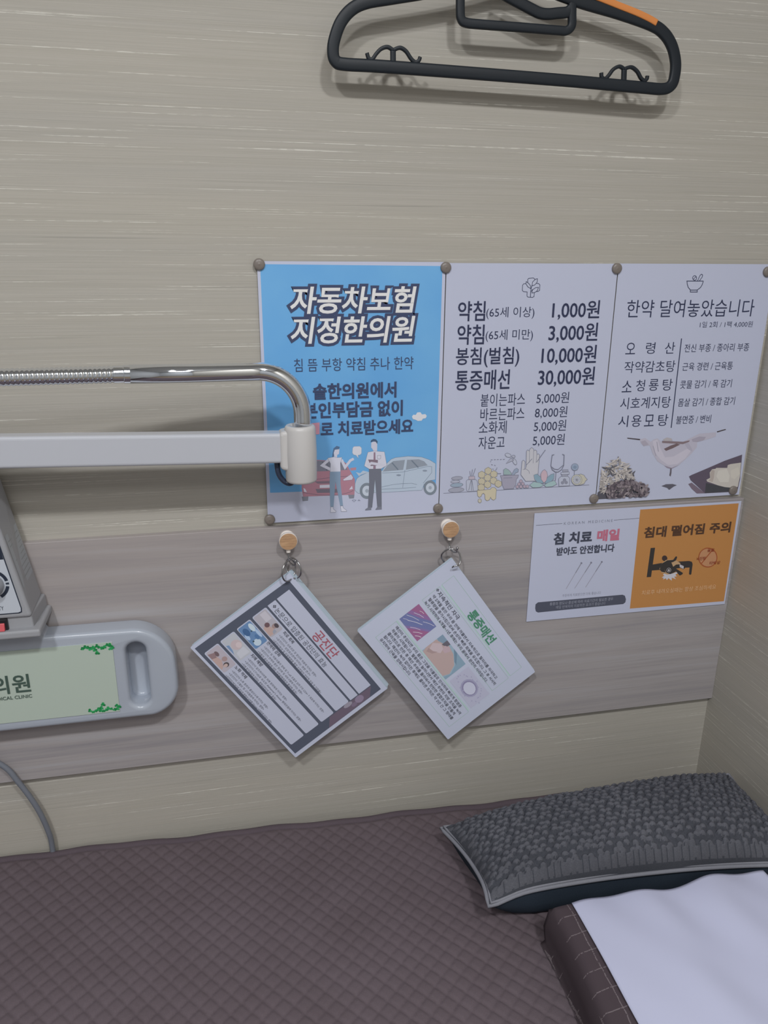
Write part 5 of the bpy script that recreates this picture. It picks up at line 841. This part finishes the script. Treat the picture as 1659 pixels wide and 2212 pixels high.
# ------------------------------------------------------------------ coat hanger
BLACKP = mat('black_plastic', rgb('1f252c', .95), .45, 0, .35); ORANGE = mat('orange_rubber', rgb('b9743c', LIT), .6)
HY = -.029
hg = thing('coat_hanger', (.24, 0, .42), 'black plastic coat hanger with orange grip strip hanging on the wall', 'hanger')
def part2(name, path, w, th, m, n=6, closed=False, y=HY, sm=True):
    p = smooth_path([(a, b, 0) for a, b in path], n, closed) if sm else [Vector((a, b, 0)) for a, b in path]
    V, F = ribbon([(v.x, v.y) for v in p], w, th, y=y, closed=closed); return put(make(name, V, F, m, smooth=True), hg)
part2('frame', [(0.1098, 0.4895), (0.086, 0.4845), (0.0713, 0.4775), (0.0604, 0.4656), (0.0539, 0.4497), (0.0528, 0.4388), (0.0555, 0.4324), (0.0641, 0.4302), (0.1034, 0.4301), (0.1991, 0.4285), (0.2998, 0.4265), (0.3843, 0.424), (0.4114, 0.4236), (0.4212, 0.4278), (0.424, 0.4371), (0.4231, 0.4502), (0.4167, 0.4649), (0.4058, 0.476), (0.3903, 0.4829), (0.3527, 0.4911), (0.3086, 0.4987), (0.2679, 0.5081), (0.243, 0.515), (0.2284, 0.5169), (0.2142, 0.514), (0.1814, 0.5045), (0.1442, 0.4963)], .0118, .0060, BLACKP, 7, True)
part2('centre_bracket', [(0.1805, 0.504), (0.1812, 0.4845), (0.1825, 0.4762), (0.1879, 0.473), (0.2067, 0.4724), (0.2458, 0.4722), (0.2857, 0.4718), (0.2958, 0.4722), (0.301, 0.477), (0.3005, 0.4876), (0.2993, 0.5013)], .0088, .0056, BLACKP, 7)
part2('centre_bracket', [(0.2196, 0.5026), (0.2344, 0.4969), (0.2457, 0.4928), (0.257, 0.4887), (0.2659, 0.486), (0.2746, 0.4857), (0.2845, 0.4871), (0.2944, 0.4885), (0.2991, 0.4916)], .0105, .0054, BLACKP, 7)
part2('grip_strip', [(0.3154, 0.5059), (0.3337, 0.5014), (0.3521, 0.4968), (0.3708, 0.4922), (0.3858, 0.4877), (0.3949, 0.4842)], .0064, .0030, ORANGE, 7, y=HY - .0024)['label'] = 'orange rubber grip strip'
part2('strap_hook', [(0.1132, 0.4338), (0.113, 0.4445)], .0056, .0040, BLACKP, 7)
part2('strap_hook', [(0.113, 0.4449), (0.1074, 0.4474), (0.101, 0.4455), (0.0959, 0.4408), (0.0922, 0.4362), (0.0885, 0.4364), (0.0866, 0.4411)], .0037, .0040, BLACKP, 7)
part2('strap_hook', [(0.113, 0.4449), (0.12, 0.4474), (0.1261, 0.4448), (0.1314, 0.4386), (0.1357, 0.4356), (0.1395, 0.437), (0.1409, 0.4403)], .0037, .0040, BLACKP, 7)
part2('strap_hook', [(0.3651, 0.4283), (0.3643, 0.4397)], .0056, .0040, BLACKP, 7)
part2('strap_hook', [(0.364, 0.4404), (0.3582, 0.4425), (0.3517, 0.4394), (0.3471, 0.4336), (0.3432, 0.4304), (0.3394, 0.4315), (0.3384, 0.4357)], .0037, .0040, BLACKP, 7)
part2('strap_hook', [(0.364, 0.4404), (0.372, 0.4425), (0.3793, 0.439), (0.3843, 0.4331), (0.3883, 0.4307), (0.3914, 0.4321), (0.3918, 0.4352)], .0037, .0040, BLACKP, 7)
V, F = tube(smooth_path([(0.2296, HY, 0.517), (0.2296, HY, 0.547), (0.2436, -.022, 0.5690000000000001), (0.2356, -.012, 0.589), (0.2176, -.006, 0.583), (0.2116, -.004, 0.5650000000000001)], 8), .0026, 12); put(make('hook', V, F, STEEL, smooth=True), hg)

# ------------------------------------------------------------------ lamp arm
WENAMEL = mat('white_enamel', rgb('9fa1a8', LIT), .28, 0, .5, .3); CHROME = mat('chrome', (.80, .83, .88, 1), .07, 1.0); DARKC = mat('dark_cable', rgb('2c3446', .7), .35)
CREAM = mat('cream_plastic', rgb('a8a6a5', LIT), .35, 0, .5)
la = thing('lamp_arm', (.005, -.075, .05), 'white lamp arm with chrome elbow pipe reaching in above the control box', 'lamp arm')
def armz(x): return .0565 - (x + .02) * .030
ax0, ax1 = -.75, -.008
bm = hexa([(ax0, -.087, armz(ax0) - .0162), (ax1, -.081, armz(ax1) - .0162), (ax1, -.060, armz(ax1) - .0162), (ax0, -.066, armz(ax0) - .0162),
           (ax0, -.087, armz(ax0) + .0162), (ax1, -.081, armz(ax1) + .0162), (ax1, -.060, armz(ax1) + .0162), (ax0, -.066, armz(ax0) + .0162)], .0035, 4)
put(from_bm('arm_tube', bm, WENAMEL, smooth=False), la)
scx, scy = .0055, -.0755
V, F = lathe([(.0001, .0185), (.0150, .0185), (.0163, .0195), (.0168, .0215), (.0172, .050), (.0166, .0755), (.0160, .0785), (.0146, .0800), (.0108, .0802), (.0106, .0770)], (scx, scy, 0), 'z', 48)
put(make('socket', V, F, CREAM, smooth=True), la)
bm = hexa([(-.017, -.083, .0335), (-.004, -.084, .030), (-.004, -.060, .030), (-.017, -.061, .0335), (-.017, -.083, .0740), (-.004, -.084, .0765), (-.004, -.060, .0765), (-.017, -.061, .0740)], .004, 4)
put(from_bm('bracket', bm, CREAM, smooth=False), la)
# chrome pipe: up out of the socket, a quarter bend, then away to the left and slightly into the room
r = .045; zt = .1375; xt = .0085
pp = [(xt, scy, .074), (xt, scy, .085)] + [(xt - r + r * math.cos(math.radians(a)), scy, zt - r + r * math.sin(math.radians(a))) for a in range(0, 91, 6)]
pp += [(-.045, -.0775, .1376), (-.10, -.0870, .1390), (-.160, -.0965, .1408)]
V, F = tube(pp, .0093, 28); put(make('elbow_pipe', V, F, CHROME, smooth=True), la)
V, F = tube([(-.159, -.0963, .1407), (-.1655, -.0974, .1410), (-.1660, -.0975, .1410), (-.1745, -.0989, .1412)], lambda i: (.0090, .0090, .0084, .0084)[i], 28); put(make('pipe_collar', V, F, CHROME, smooth=False), la)
pg = smooth_path([(-.172, -.0985, .1411), (-.23, -.109, .1424), (-.30, -.124, .1445), (-.45, -.165, .150), (-.62, -.23, .165)], 60)
# even spacing for the ribs
L = [0.0]
for a, b in zip(pg, pg[1:]): L.append(L[-1] + (b - a).length)
ev = []; k = 0; step = .0005
for i in range(int(L[-1] / step)):
    s = i * step
    while k < len(L) - 2 and L[k + 1] < s: k += 1
    f = (s - L[k]) / max(1e-9, L[k + 1] - L[k]); ev.append(pg[k].lerp(pg[k + 1], f))
V, F = tube(ev, lambda i: .0073 + .0010 * abs(math.sin(math.pi * i * step / .0042)) ** .6, 20); o = put(make('gooseneck', V, F, CHROME, smooth=True), la); o['label'] = 'ribbed flexible chrome neck'
V, F = tube(smooth_path([(.002, -.074, .030), (-.004, -.071, .016), (-.012, -.068, .0165), (-.0185, -.068, .027), (-.0200, -.068, .046)], 8), .0030, 12); put(make('cable_loop', V, F, DARKC, smooth=True), la)

# ------------------------------------------------------------------ wall tray and the control box on it
TRAYM = mat('tray_white', rgb('8f959f', LIT), .24, 0, .5, .4)
tr = thing('wall_tray', (-.35, -PT, -.22), 'white wall-mounted tray with green vine name plate and oval handle slot', 'tray')
YT = -.040
outer = [(-.285, -.159)] + arc(-.195, -.211, .0500, 84, 12, 10, .0518) + [(-.1447, -.224)] + arc(-.1830, -.2380, .0385, -5, -80, 9)
outer += [(-.238, -.2760), (-.62, -.2770), (-.62, -.142), (-.30, -.142), (-.2945, -.1435), (-.2910, -.1475), (-.2885, -.1535)]
slot = arc(-.1890, -.1880, .0112, 0, 180, 12) + arc(-.1890, -.2495, .0112, 180, 360, 12)
put(plate('tray_body', [outer, slot], YT, -PT - .0005, .0055, TRAYM), tr)
sl2 = arc(-.1890, -.1880, .0125, 0, 180, 12) + arc(-.1890, -.2495, .0125, 180, 360, 12)
n = len(sl2); V = []; F = []
for s, yy in ((1.0, -.033), (.98, -.022), (.90, -.0145), (.70, -.0120)):
    V += [(-.1890 + (x + .1890) * s, yy, -.21875 + (z + .21875) * (1 - (1 - s) * .35)) for x, z in sl2]
for j in range(3): F += [(j * n + i, j * n + (i + 1) % n, (j + 1) * n + (i + 1) % n, (j + 1) * n + i) for i in range(n)]
F.append(tuple(3 * n + i for i in range(n)))
put(make('handle_slot', V, F, TRAYM, smooth=True), tr)
PLATEM = mat('name_plate_cream', rgb('9aa59b', LIT), .35, 0, .45)
npl = sheet('name_plate', 340, 91.2, .0012, PLATEM); npl.location = (-.5535, YT - .0010, -.1724); npl.parent = None
put(npl, tr); npl['label'] = 'pale green name plate'
def vine(x0, z0, flip, seed):
    R = random.Random(seed); out = []
    def leaf(cx, cz, s):
        for k in range(3):
            a = math.radians(90 + 120 * k + R.uniform(-25, 25)); c = (cx + s * .55 * math.cos(a), cz + s * .55 * math.sin(a))
            out.append(('vine_border', 'F', R.choice(['1f7d45', '2a8a50', '1a6c3b']), [(c[0] + s * .62 * math.cos(math.radians(t)), c[1] + s * .55 * math.sin(math.radians(t))) for t in range(0, 360, 45)]))
    pts = [(x0 - 33 + 3 * i, z0 + flip * (-3.6 + 1.7 * math.sin(i * 1.55) + .07 * i)) for i in range(12)]
    out.append(('vine_border', 'S', '2f7d48', 1.0, pts, 0))
    for (x, z) in pts[::1]: leaf(x + R.uniform(-.5, .5), z + R.uniform(-.8, .8), R.uniform(1.7, 2.6))
    leaf(x0 - 17.5, z0 - flip * 10.5, 2.6); leaf(x0 - 2.6, z0 + flip * -2.4, 2.3); leaf(x0 - 20.0, z0 - flip * 6.2, 2.4); leaf(x0 - 2.8, z0 - flip * 7.0, 2.2)
    return out
TXT = '3c4d46'
plate_art = vine(340.5, -1.2, 1, 3) + [
    ('lettering', 'T', TXT, '한의원', 184.0, 246.8, -53.2, -29.8, .016, 0, None, 0),
    ('lettering', 'T', TXT, 'MEDICAL CLINIC', 202.0, 246.8, -60.6, -56.2, .012, 0, None, 0)]
sheet_print(npl, plate_art, 0.0); sheet_print(npl, vine(340.0, -90.0, -1, 5), 0.0)
for ch in list(npl.children): ch.location.y -= .0001

BEIGE = mat('box_beige', rgb('838488', LIT), .45, 0, .4); BFACE = mat('box_face_panel', rgb('9fa4ac', LIT), .4)
NAVY = mat('navy_print', rgb('222a3a', .8), .4); REDS = mat('red_rocker', rgb('b04a50', LIT), .35); BLK = mat('switch_black', rgb('1d1c20', .8), .4); KNOBM = mat('knob_grey', rgb('84868c', LIT), .4)
cbx = thing('control_box', (-.38, -.04, -.141), 'beige treatment control box with timer dial and red switch standing on the tray', 'control box')
XM = -.380
def fx(z): return -.3030 + (-.0373 - z) * .198      # right-hand front edge
def bx(z): return -.3110 + (.0120 - z) * .176       # right-hand back edge
zt0, zb0 = .030, -.1195
bm = hexa([(2 * XM - fx(zb0), -.070, zb0), (fx(zb0), -.070, zb0), (bx(zb0), -PT - .001, zb0), (2 * XM - bx(zb0), -PT - .001, zb0),
           (2 * XM - fx(zt0), -.062, zt0), (fx(zt0), -.062, zt0), (bx(zt0), -PT - .001, zt0), (2 * XM - bx(zt0), -PT - .001, zt0)], .0035, 4)
put(from_bm('housing', bm, BEIGE), cbx)
bm = hexa([(2 * XM + .2870, -.0665, -.1405), (-.2870, -.0665, -.1405), (-.2835, -PT - .001, -.1405), (2 * XM + .2835, -PT - .001, -.1405),
           (2 * XM + .2880, -.0665, -.118), (-.2880, -.0665, -.118), (-.2845, -PT - .001, -.118), (2 * XM + .2845, -PT - .001, -.118)], .002, 3)
put(from_bm('plinth', bm, BEIGE), cbx)
put(from_bm('base_flange', box(2 * XM + .2795, -.2795, -.0755, -PT - .001, -.1415, -.1325, .0025, 3), BEIGE), cbx)
# face panel with its printed border, dial and lettering
def facept(x, z, d=0.0): return (x, -.070 + (z - zb0) / (zt0 - zb0) * .008 - .0004 - d, z)
def bord(z): return -.3062 + (-.0527 - z) * .178
def loop(i): return [(2 * XM - bord(-.020) + i, -.020 - i), (bord(-.020) - i, -.020 - i)] + [(bord(-.108) - i, -.108)] + [(bord(-.113) - i - .0012, -.1122 + i), (bord(-.113) - i - .0040, -.1132 + i)] + [(2 * XM - bord(-.113) + i + .004, -.1132 + i), (2 * XM - bord(-.113) + i, -.109)]
lo, li = loop(-.0006), loop(.0004)
V = [facept(x, z) for x, z in li]; put(make('face_panel', V, [tuple(range(len(V)))], BFACE), cbx)
V = [facept(x, z, .0001) for x, z in lo] + [facept(x, z, .0001) for x, z in li]; n = len(lo)
put(make('face_border', V, [(i, (i + 1) % n, n + (i + 1) % n, n + i) for i in range(n)], NAVY), cbx)
V = [facept(x, z, .0002) for x, z in [(2 * XM - bord(-.02), -.02), (bord(-.02), -.02), (bord(-.0525) - .0006, -.0525), (2 * XM - bord(-.0525) + .0006, -.0525)]]
put(make('title_band', V, [(0, 1, 2, 3)], NAVY), cbx)
kc = (-.3215, -.0800)
V = []; F = []
for i in range(41):
    a = math.radians(-62 + 304 * i / 40)
    for rr in (.0168, .0135): V.append(facept(kc[0] + rr * math.cos(a), kc[1] + rr * math.sin(a), .0003))
for i in range(40):
    if i not in (7, 9, 24, 26): F.append((2 * i, 2 * i + 1, 2 * i + 3, 2 * i + 2))
put(make('dial_scale', V, F, NAVY), cbx)
V, F = lathe([(.0118, 0), (.0118, -.004), (.0100, -.012), (.0088, -.0135), (.0001, -.0138)], (kc[0], -.0680, kc[1]), 'y', 40); put(make('dial_knob', V, F, KNOBM), cbx)
gv, gf, _ = glyphs('INTENSITY', 0); lo_, hi_ = gv.min(0), gv.max(0)
put(make('lettering', [facept(-.3330 + (v[0] - lo_[0]) * .0195 / (hi_[0] - lo_[0]), -.1088 + (v[1] - lo_[1]) * .0045 / (hi_[1] - lo_[1]), .0003) for v in gv], gf, NAVY), cbx)
sw = from_bm('rocker_switch', box(-.3330, -.3122, -.0700, -.0655, -.1345, -.1195, .0008, 2), BLK); put(sw, cbx)
rk = from_bm('rocker', hexa([(-.3310, -.0735, -.1322), (-.3150, -.0735, -.1322), (-.3150, -.068, -.1322), (-.3310, -.068, -.1322), (-.3310, -.0712, -.1240), (-.3150, -.0712, -.1240), (-.3150, -.068, -.1240), (-.3310, -.068, -.1240)], .0006, 2), REDS)
bpy.context.view_layer.update(); rk.parent = sw; rk.matrix_parent_inverse = sw.matrix_world.inverted(); rk['label'] = 'red rocker'
# paper sticker on the right flank
def flank(s, t, d=.0003):   # s: 0 back .. 1 front, t: z
    a = Vector((bx(t), -PT - .001, t)); b = Vector((fx(t), -.070 + (t - zb0) / (zt0 - zb0) * .008, t)); p = a.lerp(b, s); return (p.x + d, p.y, p.z)
STK = mat('sticker_paper', rgb('8d9196', LIT), .55)
put(make('sticker', [flank(.08, -.030), flank(.90, -.030), flank(.90, -.088), flank(.08, -.088)], [(0, 1, 2, 3)], STK), cbx)
R = random.Random(2); V = []; F = []
for row in range(9):
    z = -.037 - row * .0055; s0 = .14; s1 = R.uniform(.45, .85)
    V += [flank(s0, z, .0005), flank(s1, z, .0005), flank(s1, z - .0011, .0005), flank(s0, z - .0011, .0005)]; F.append(tuple(range(row * 4, row * 4 + 4)))
put(make('sticker_lines', V, F, mat('faint_print', rgb('7d8083', LIT), .6)), cbx)

# power cable that drops behind the bed
cable = smooth_path([(-.46, -.030, -.262), (-.41, -.022, -.292), (-.3611, -.0165, -.3335), (-.3441, -.0160, -.3630), (-.3285, -.0150, -.4030), (-.3205, -.0120, -.4430), (-.3195, -.0090, -.4740), (-.3215, -.0090, -.55), (-.325, -.010, -.64)], 10)
V, F = tube(cable, .0033, 14)
tag(make('power_cable', V, F, mat('grey_cable', rgb('63676f', .62), .45), smooth=True), 'grey power cable curving down the wall behind the bed', 'cable')

# ------------------------------------------------------------------ bed, quilted pad
BZ = -.478
FRAME = mat('bed_frame', rgb('5a4a40'), .5); MATT = fabric('mattress_vinyl', '4a4244', '544a4c', 300)
bed = thing('treatment_bed', (-.3, -.38, FLOOR_Z), 'treatment bed along the wall beneath the quilted brown pad', 'bed')
put(from_bm('mattress', box(-1.35, .600, -.74, -.045, -.60, BZ - .013, .02, 4), MATT), bed)
put(from_bm('base', box(-1.33, .595, -.73, -.045, -.72, -.601, .004, 2), FRAME), bed)
for x in (-1.28, .53):
    for y in (-.68, -.10): put(from_bm('leg', box(x - .03, x + .03, y - .03, y + .03, FLOOR_Z, -.721, .003, 2), FRAME), bed)
QP = fabric('quilt_brown', '655a5f', '6e6369', 1100, 1.02)
def edge_y(x): return -.0035 - .040 * max(0, x + .40) - .0016 * math.sin(x * 31) - .0009 * math.sin(x * 77 + 1)
A1, A2 = math.radians(-50), math.radians(43)
PITCH = .0153
def quilt(x, y):
    w1 = .0016 * math.sin(x * 23 + y * 9); w2 = .0014 * math.sin(y * 27 - x * 11 + 2)
    a = (-x * math.sin(A1) + y * math.cos(A1) + w1) / PITCH; b = (-x * math.sin(A2) + y * math.cos(A2) + w2) / PITCH
    u, v = abs(math.sin(math.pi * a)), abs(math.sin(math.pi * b))
    return (1 - (1 - u) ** 3) * (1 - (1 - v) ** 3) * .0024
xs = np.concatenate([np.arange(-.95, -.43, .006), np.arange(-.43, .30, .0019), np.arange(.30, .601, .006)]); ds = np.concatenate([[0, .0008, .002, .004, .0065, .0085, .0095], np.arange(.0115, .41, .0019), np.arange(.412, .74, .006)])
V = []; F = []
for d in ds:
    for x in xs:
        y = edge_y(x) - d; hem = min(1, max(0, (d - .0105) / .006))
        z = BZ + quilt(x, y) * hem + .0012 * math.sin(x * 9 + y * 13) * hem
        if d < .0095: z += .0016 * math.sin(math.pi * min(1, d / .0095)) - (.006 if d == 0 else 0)
        if abs(d - .0095) < .0006: z -= .0012
        V.append((x, y, z))
nx = len(xs)
for j in range(len(ds) - 1):
    for i in range(nx - 1): F.append((j * nx + i, (j + 1) * nx + i, (j + 1) * nx + i + 1, j * nx + i + 1))
I = [1 if ds[k // (nx - 1)] < .0095 else 0 for k in range(len(F))]
BIND = fabric('quilt_binding', '5b5158', '645960', 900, 1.02)
pad = make('quilted_pad', V, F, [QP, BIND], midx=I, smooth=True)
so = pad.modifiers.new('thickness', 'SOLIDIFY'); so.thickness = .009; so.offset = -1
tag(pad, 'brown diamond-quilted pad covering the bed along the wall', 'bed pad')

# ------------------------------------------------------------------ grey pillow with puffed cover
GP = fabric('pillow_grey_ground_shaded', '44464d', '4e5057', 700, .95); GP2 = fabric('pillow_grey_puffs_lit', '55565d', '64656c', 700, .95); UN = fabric('pillow_navy_underside', '303a46', '37414d', 900, .9); PIP = fabric('pillow_piping', '7c7d85', '888991', 1200, .9)  # shade between puffs and light on their tops put into the cover colours
pl = thing('pillow', (.39, -.165, BZ), 'grey puff-textured pillow with pale piping against the wall corner', 'pillow')
# outline of the seam: bottom-left .. as (x, y, z), corners drawn out, front edge lifted off the bed
def bil(u, v):
    c00, c10, c01, c11 = PILLOW['fl'], PILLOW['fr'], PILLOW['bl'], PILLOW['br']
    p = [(c00[i] * (1 - u) + c10[i] * u) * (1 - v) + (c01[i] * (1 - u) + c11[i] * u) * v for i in range(3)]
    cx, cy = PILLOW['pinch']
    p[0] += cx * 4 * v * (1 - v) * (1 - 2 * u) * abs(1 - 2 * u) ** 2
    p[1] += cy * 4 * u * (1 - u) * (1 - 2 * v) * abs(1 - 2 * v) ** 2
    p[2] += PILLOW['lift'] * 4 * u * (1 - u) * (1 - v) ** 2 + PILLOW['sag'] * 4 * v * (1 - v) * (1 - u) ** 3
    p[2] -= .010 * math.exp(-(u / .07) ** 2) * max(0, 1 - v * 4) ** 2
    return p
RP = random.Random(12); cells = []
NU, NV = 41, 20
for i in range(NU):
    for j in range(NV): cells.append(((i + .5 + (.5 if j % 2 else 0) * .8 + RP.uniform(-.22, .22)) / NU, (j + .5 + RP.uniform(-.22, .22)) / NV, RP.uniform(.75, 1.25)))
CU = np.array([c[0] for c in cells]); CV = np.array([c[1] for c in cells]); CA = np.array([c[2] for c in cells])
nu, nv = 300, 150
us = np.linspace(0, 1, nu); vv = np.linspace(0, 1, nv)
UU, VV = np.meshgrid(us, vv); puff = np.zeros_like(UU)
for cu, cv, ca in cells:
    i0, i1 = np.searchsorted(us, [cu - .04, cu + .04]); j0, j1 = np.searchsorted(vv, [cv - .08, cv + .08])
    q = ((UU[j0:j1, i0:i1] - cu) * NU) ** 2 + ((VV[j0:j1, i0:i1] - cv) * NV) ** 2
    puff[j0:j1, i0:i1] = np.maximum(puff[j0:j1, i0:i1], ca * np.sqrt(np.clip(1 - q / .24, 0, 1)))
row = np.clip(1 - VV / .062, 0, 1)          # a row of short ribs just behind the front seam
ribs = (np.abs(np.sin(np.pi * UU * 46 + np.sin(UU * 70) * .5)) ** .5) * (row > 0) * np.minimum(1, VV / .02)
puff = np.where(row > 0, ribs * .95, puff)
dome = (np.clip(1 - np.abs(2 * UU - 1) ** 3.2, 0, 1) ** .62) * (np.clip(1 - np.abs(2 * VV - 1) ** 2.4, 0, 1) ** .62)
edge = np.minimum(1, np.minimum(np.minimum(UU, 1 - UU) * 25, np.minimum(VV, 1 - VV) * 14))
V = []
for j in range(nv):
    for i in range(nu):
        p = bil(us[i], vv[j]); V.append((p[0], p[1], p[2] + PILLOW['top'] * dome[j, i] + .0052 * puff[j, i] * edge[j, i]))
F = [(j * nu + i, j * nu + i + 1, (j + 1) * nu + i + 1, (j + 1) * nu + i) for j in range(nv - 1) for i in range(nu - 1)]
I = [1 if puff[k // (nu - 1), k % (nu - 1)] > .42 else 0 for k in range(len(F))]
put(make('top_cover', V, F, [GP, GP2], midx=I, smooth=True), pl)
V = []; m_ = 60; k_ = 40
for j in range(k_):
    for i in range(m_):
        u, v = i / (m_ - 1), j / (k_ - 1); p = bil(u, v)
        d_ = (max(0, 1 - abs(2 * u - 1) ** 4) ** .5) * (max(0, 1 - abs(2 * v - 1) ** 3) ** .5)
        p[2] = max(BZ + .0052, p[2] - .075 * d_); V.append(tuple(p))
F = [(j * m_ + i, (j + 1) * m_ + i, (j + 1) * m_ + i + 1, j * m_ + i + 1) for j in range(k_ - 1) for i in range(m_ - 1)]
o = put(make('underside', V, F, UN, smooth=True), pl); o['label'] = 'plain navy underside'
seam = [bil(u, 0) for u in np.linspace(0, 1, 40)] + [bil(1, v) for v in np.linspace(0, 1, 20)[1:]] + [bil(u, 1) for u in np.linspace(1, 0, 40)[1:]] + [bil(0, v) for v in np.linspace(1, 0, 20)[1:-1]]
cen = Vector(bil(.5, .5))
def grow(p, g, dz):
    a = Vector(p); d = (a - cen); d.z = 0; return a + d.normalized() * g + Vector((0, 0, dz))
V, F = tube([grow(p, .0012, -.0016) for p in seam], .0024, 10, closed=True); put(make('piping', V, F, PIP, smooth=True), pl)
V, F = tube([grow(p, -.0022, .0016) for p in seam], .0017, 10, closed=True); put(make('piping', V, F, PIP, smooth=True), pl)

# ------------------------------------------------------------------ brown headrest cushion and its paper cover
def lattice():
    m = mat('cushion_brown_lattice', rgb('50464b', 1.0), .9, 0, .15); t = NT(m)
    tc = t.n('ShaderNodeTexCoord'); sp = t.n('ShaderNodeSeparateXYZ'); t.l(tc.outputs['Object'], sp.inputs[0])
    wob = t.noise(t.coords((40, 40, 40)), 1, 2, .5)
    fac = None
    for i, off in ((0, .3), (1, .1)):
        a = t.math('ADD', t.math('MULTIPLY', sp.outputs[i], 1 / .0215), t.math('ADD', t.math('MULTIPLY', wob, .22), off))
        d = t.math('ABSOLUTE', t.math('SUBTRACT', t.math('FRACT', a), .5))
        line = t.math('LESS_THAN', d, .024)
        fac = line if fac is None else t.math('MAXIMUM', fac, line)
    geo = t.n('ShaderNodeNewGeometry'); nz = t.n('ShaderNodeSeparateXYZ'); t.l(geo.outputs['True Normal'], nz.inputs[0])
    fac = t.math('MULTIPLY', fac, t.math('GREATER_THAN', nz.outputs[2], .35))
    br = t.noise(t.coords((700, 700, 700)), 1, 2, .5)
    fac = t.math('MULTIPLY', fac, t.math('MULTIPLY', t.math('GREATER_THAN', br, .42), .55))
    t.l(t.mix(fac, rgb('50464b', 1.0), rgb('93898c', 1.0)), t.b.inputs['Base Color']); t.bump(br, .2, .0005); return m
CX0, CX1, CY0, CY1 = .240, .515, -.620, -.277
def cush_z(u, v):
    return .056 + .008 * (max(0, 1 - abs(2 * u - 1) ** 3)) ** .8 * (max(0, 1 - abs(2 * v - 1) ** 6)) ** .8 + .002 * math.sin(u * 11 + v * 7)
bm = bmesh.new(); n1, n2 = 60, 72; g = {}
for j in range(n2 + 1):
    for i in range(n1 + 1):
        u, v = i / n1, j / n2
        x = CX0 + (CX1 - CX0) * u + .003 * math.sin(v * 9); y = CY0 + (CY1 - CY0) * v + .003 * math.sin(u * 8 + 1)
        eg = min(u * n1, (n1 - i), v * n2, (n2 - j)); rnd = .006 * max(0, 1 - eg / 1.2) ** 2
        g[i, j] = bm.verts.new((x, y, BZ + .004 + cush_z(u, v) - rnd))
for j in range(n2):
    for i in range(n1): bm.faces.new((g[i, j], g[i + 1, j], g[i + 1, j + 1], g[i, j + 1]))
per = [g[i, 0] for i in range(n1)] + [g[n1, j] for j in range(n2)] + [g[i, n2] for i in range(n1, 0, -1)] + [g[0, j] for j in range(n2, 0, -1)]
lowr = []
cc = Vector(((CX0 + CX1) / 2, (CY0 + CY1) / 2, 0))
for k, (dd, zz) in enumerate(((.003, .030), (.001, .012), (-.004, .0045))):
    lowr.append([bm.verts.new(((v.co - cc).x + cc.x + math.copysign(dd, v.co.x - cc.x) * (abs(v.co.x - cc.x) > .13), v.co.y + math.copysign(dd, v.co.y - cc.y) * (abs(v.co.y - cc.y) > .16), BZ + zz)) for v in per])
prev = per
for rw in lowr:
    for k in range(len(per)): bm.faces.new((prev[k], prev[(k + 1) % len(per)], rw[(k + 1) % len(per)], rw[k]))
    prev = rw
cu = from_bm('headrest_cushion', bm, lattice(), smooth=True)
tag(cu, 'brown cushion with white lattice stitching beneath the white paper', 'cushion')
PAP = mat('tissue_white', rgb('bfc2da', .92), .75, 0, .2)
px0, px1, py0, py1 = PAPERC
n1, n2 = 70, 80; V = []
for j in range(n2 + 1):
    for i in range(n1 + 1):
        u, v = i / n1, j / n2; x = px0 + (px1 - px0) * u; y = py0 + (py1 - py0) * v
        # the sheet bulges in a few soft folds that fade towards the viewer
        w = .0095 * math.exp(-((u - .36) / .12) ** 2) + .0065 * math.exp(-((u - .68) / .11) ** 2) + .0060 * math.exp(-((u - 1.0) / .10) ** 2)
        far = v ** 1.5
        cu_u = (x - CX0) / (CX1 - CX0); cu_v = (y - CY0) / (CY1 - CY0)
        z = BZ + .0052 + cush_z(min(1, max(0, cu_u)), min(1, max(0, cu_v))) + w * far + .0020 * (1.1 + math.sin(u * 5 - v * 7)) * (1 - far) ** 2 + .0010 + .0006 * (1 + math.sin(u * 26 + v * 19)) * v
        y += .004 * math.sin(u * 9 + .5) * far
        V.append((x + .0 * v, y, z))
F = [(j * (n1 + 1) + i, j * (n1 + 1) + i + 1, (j + 1) * (n1 + 1) + i + 1, (j + 1) * (n1 + 1) + i) for j in range(n2) for i in range(n1)]
pa = make('paper_cover', V, F, PAP, smooth=True)
so = pa.modifiers.new('thickness', 'SOLIDIFY'); so.thickness = .0004; so.offset = 1
tag(pa, 'white disposable paper sheet draped over the brown cushion', 'paper')
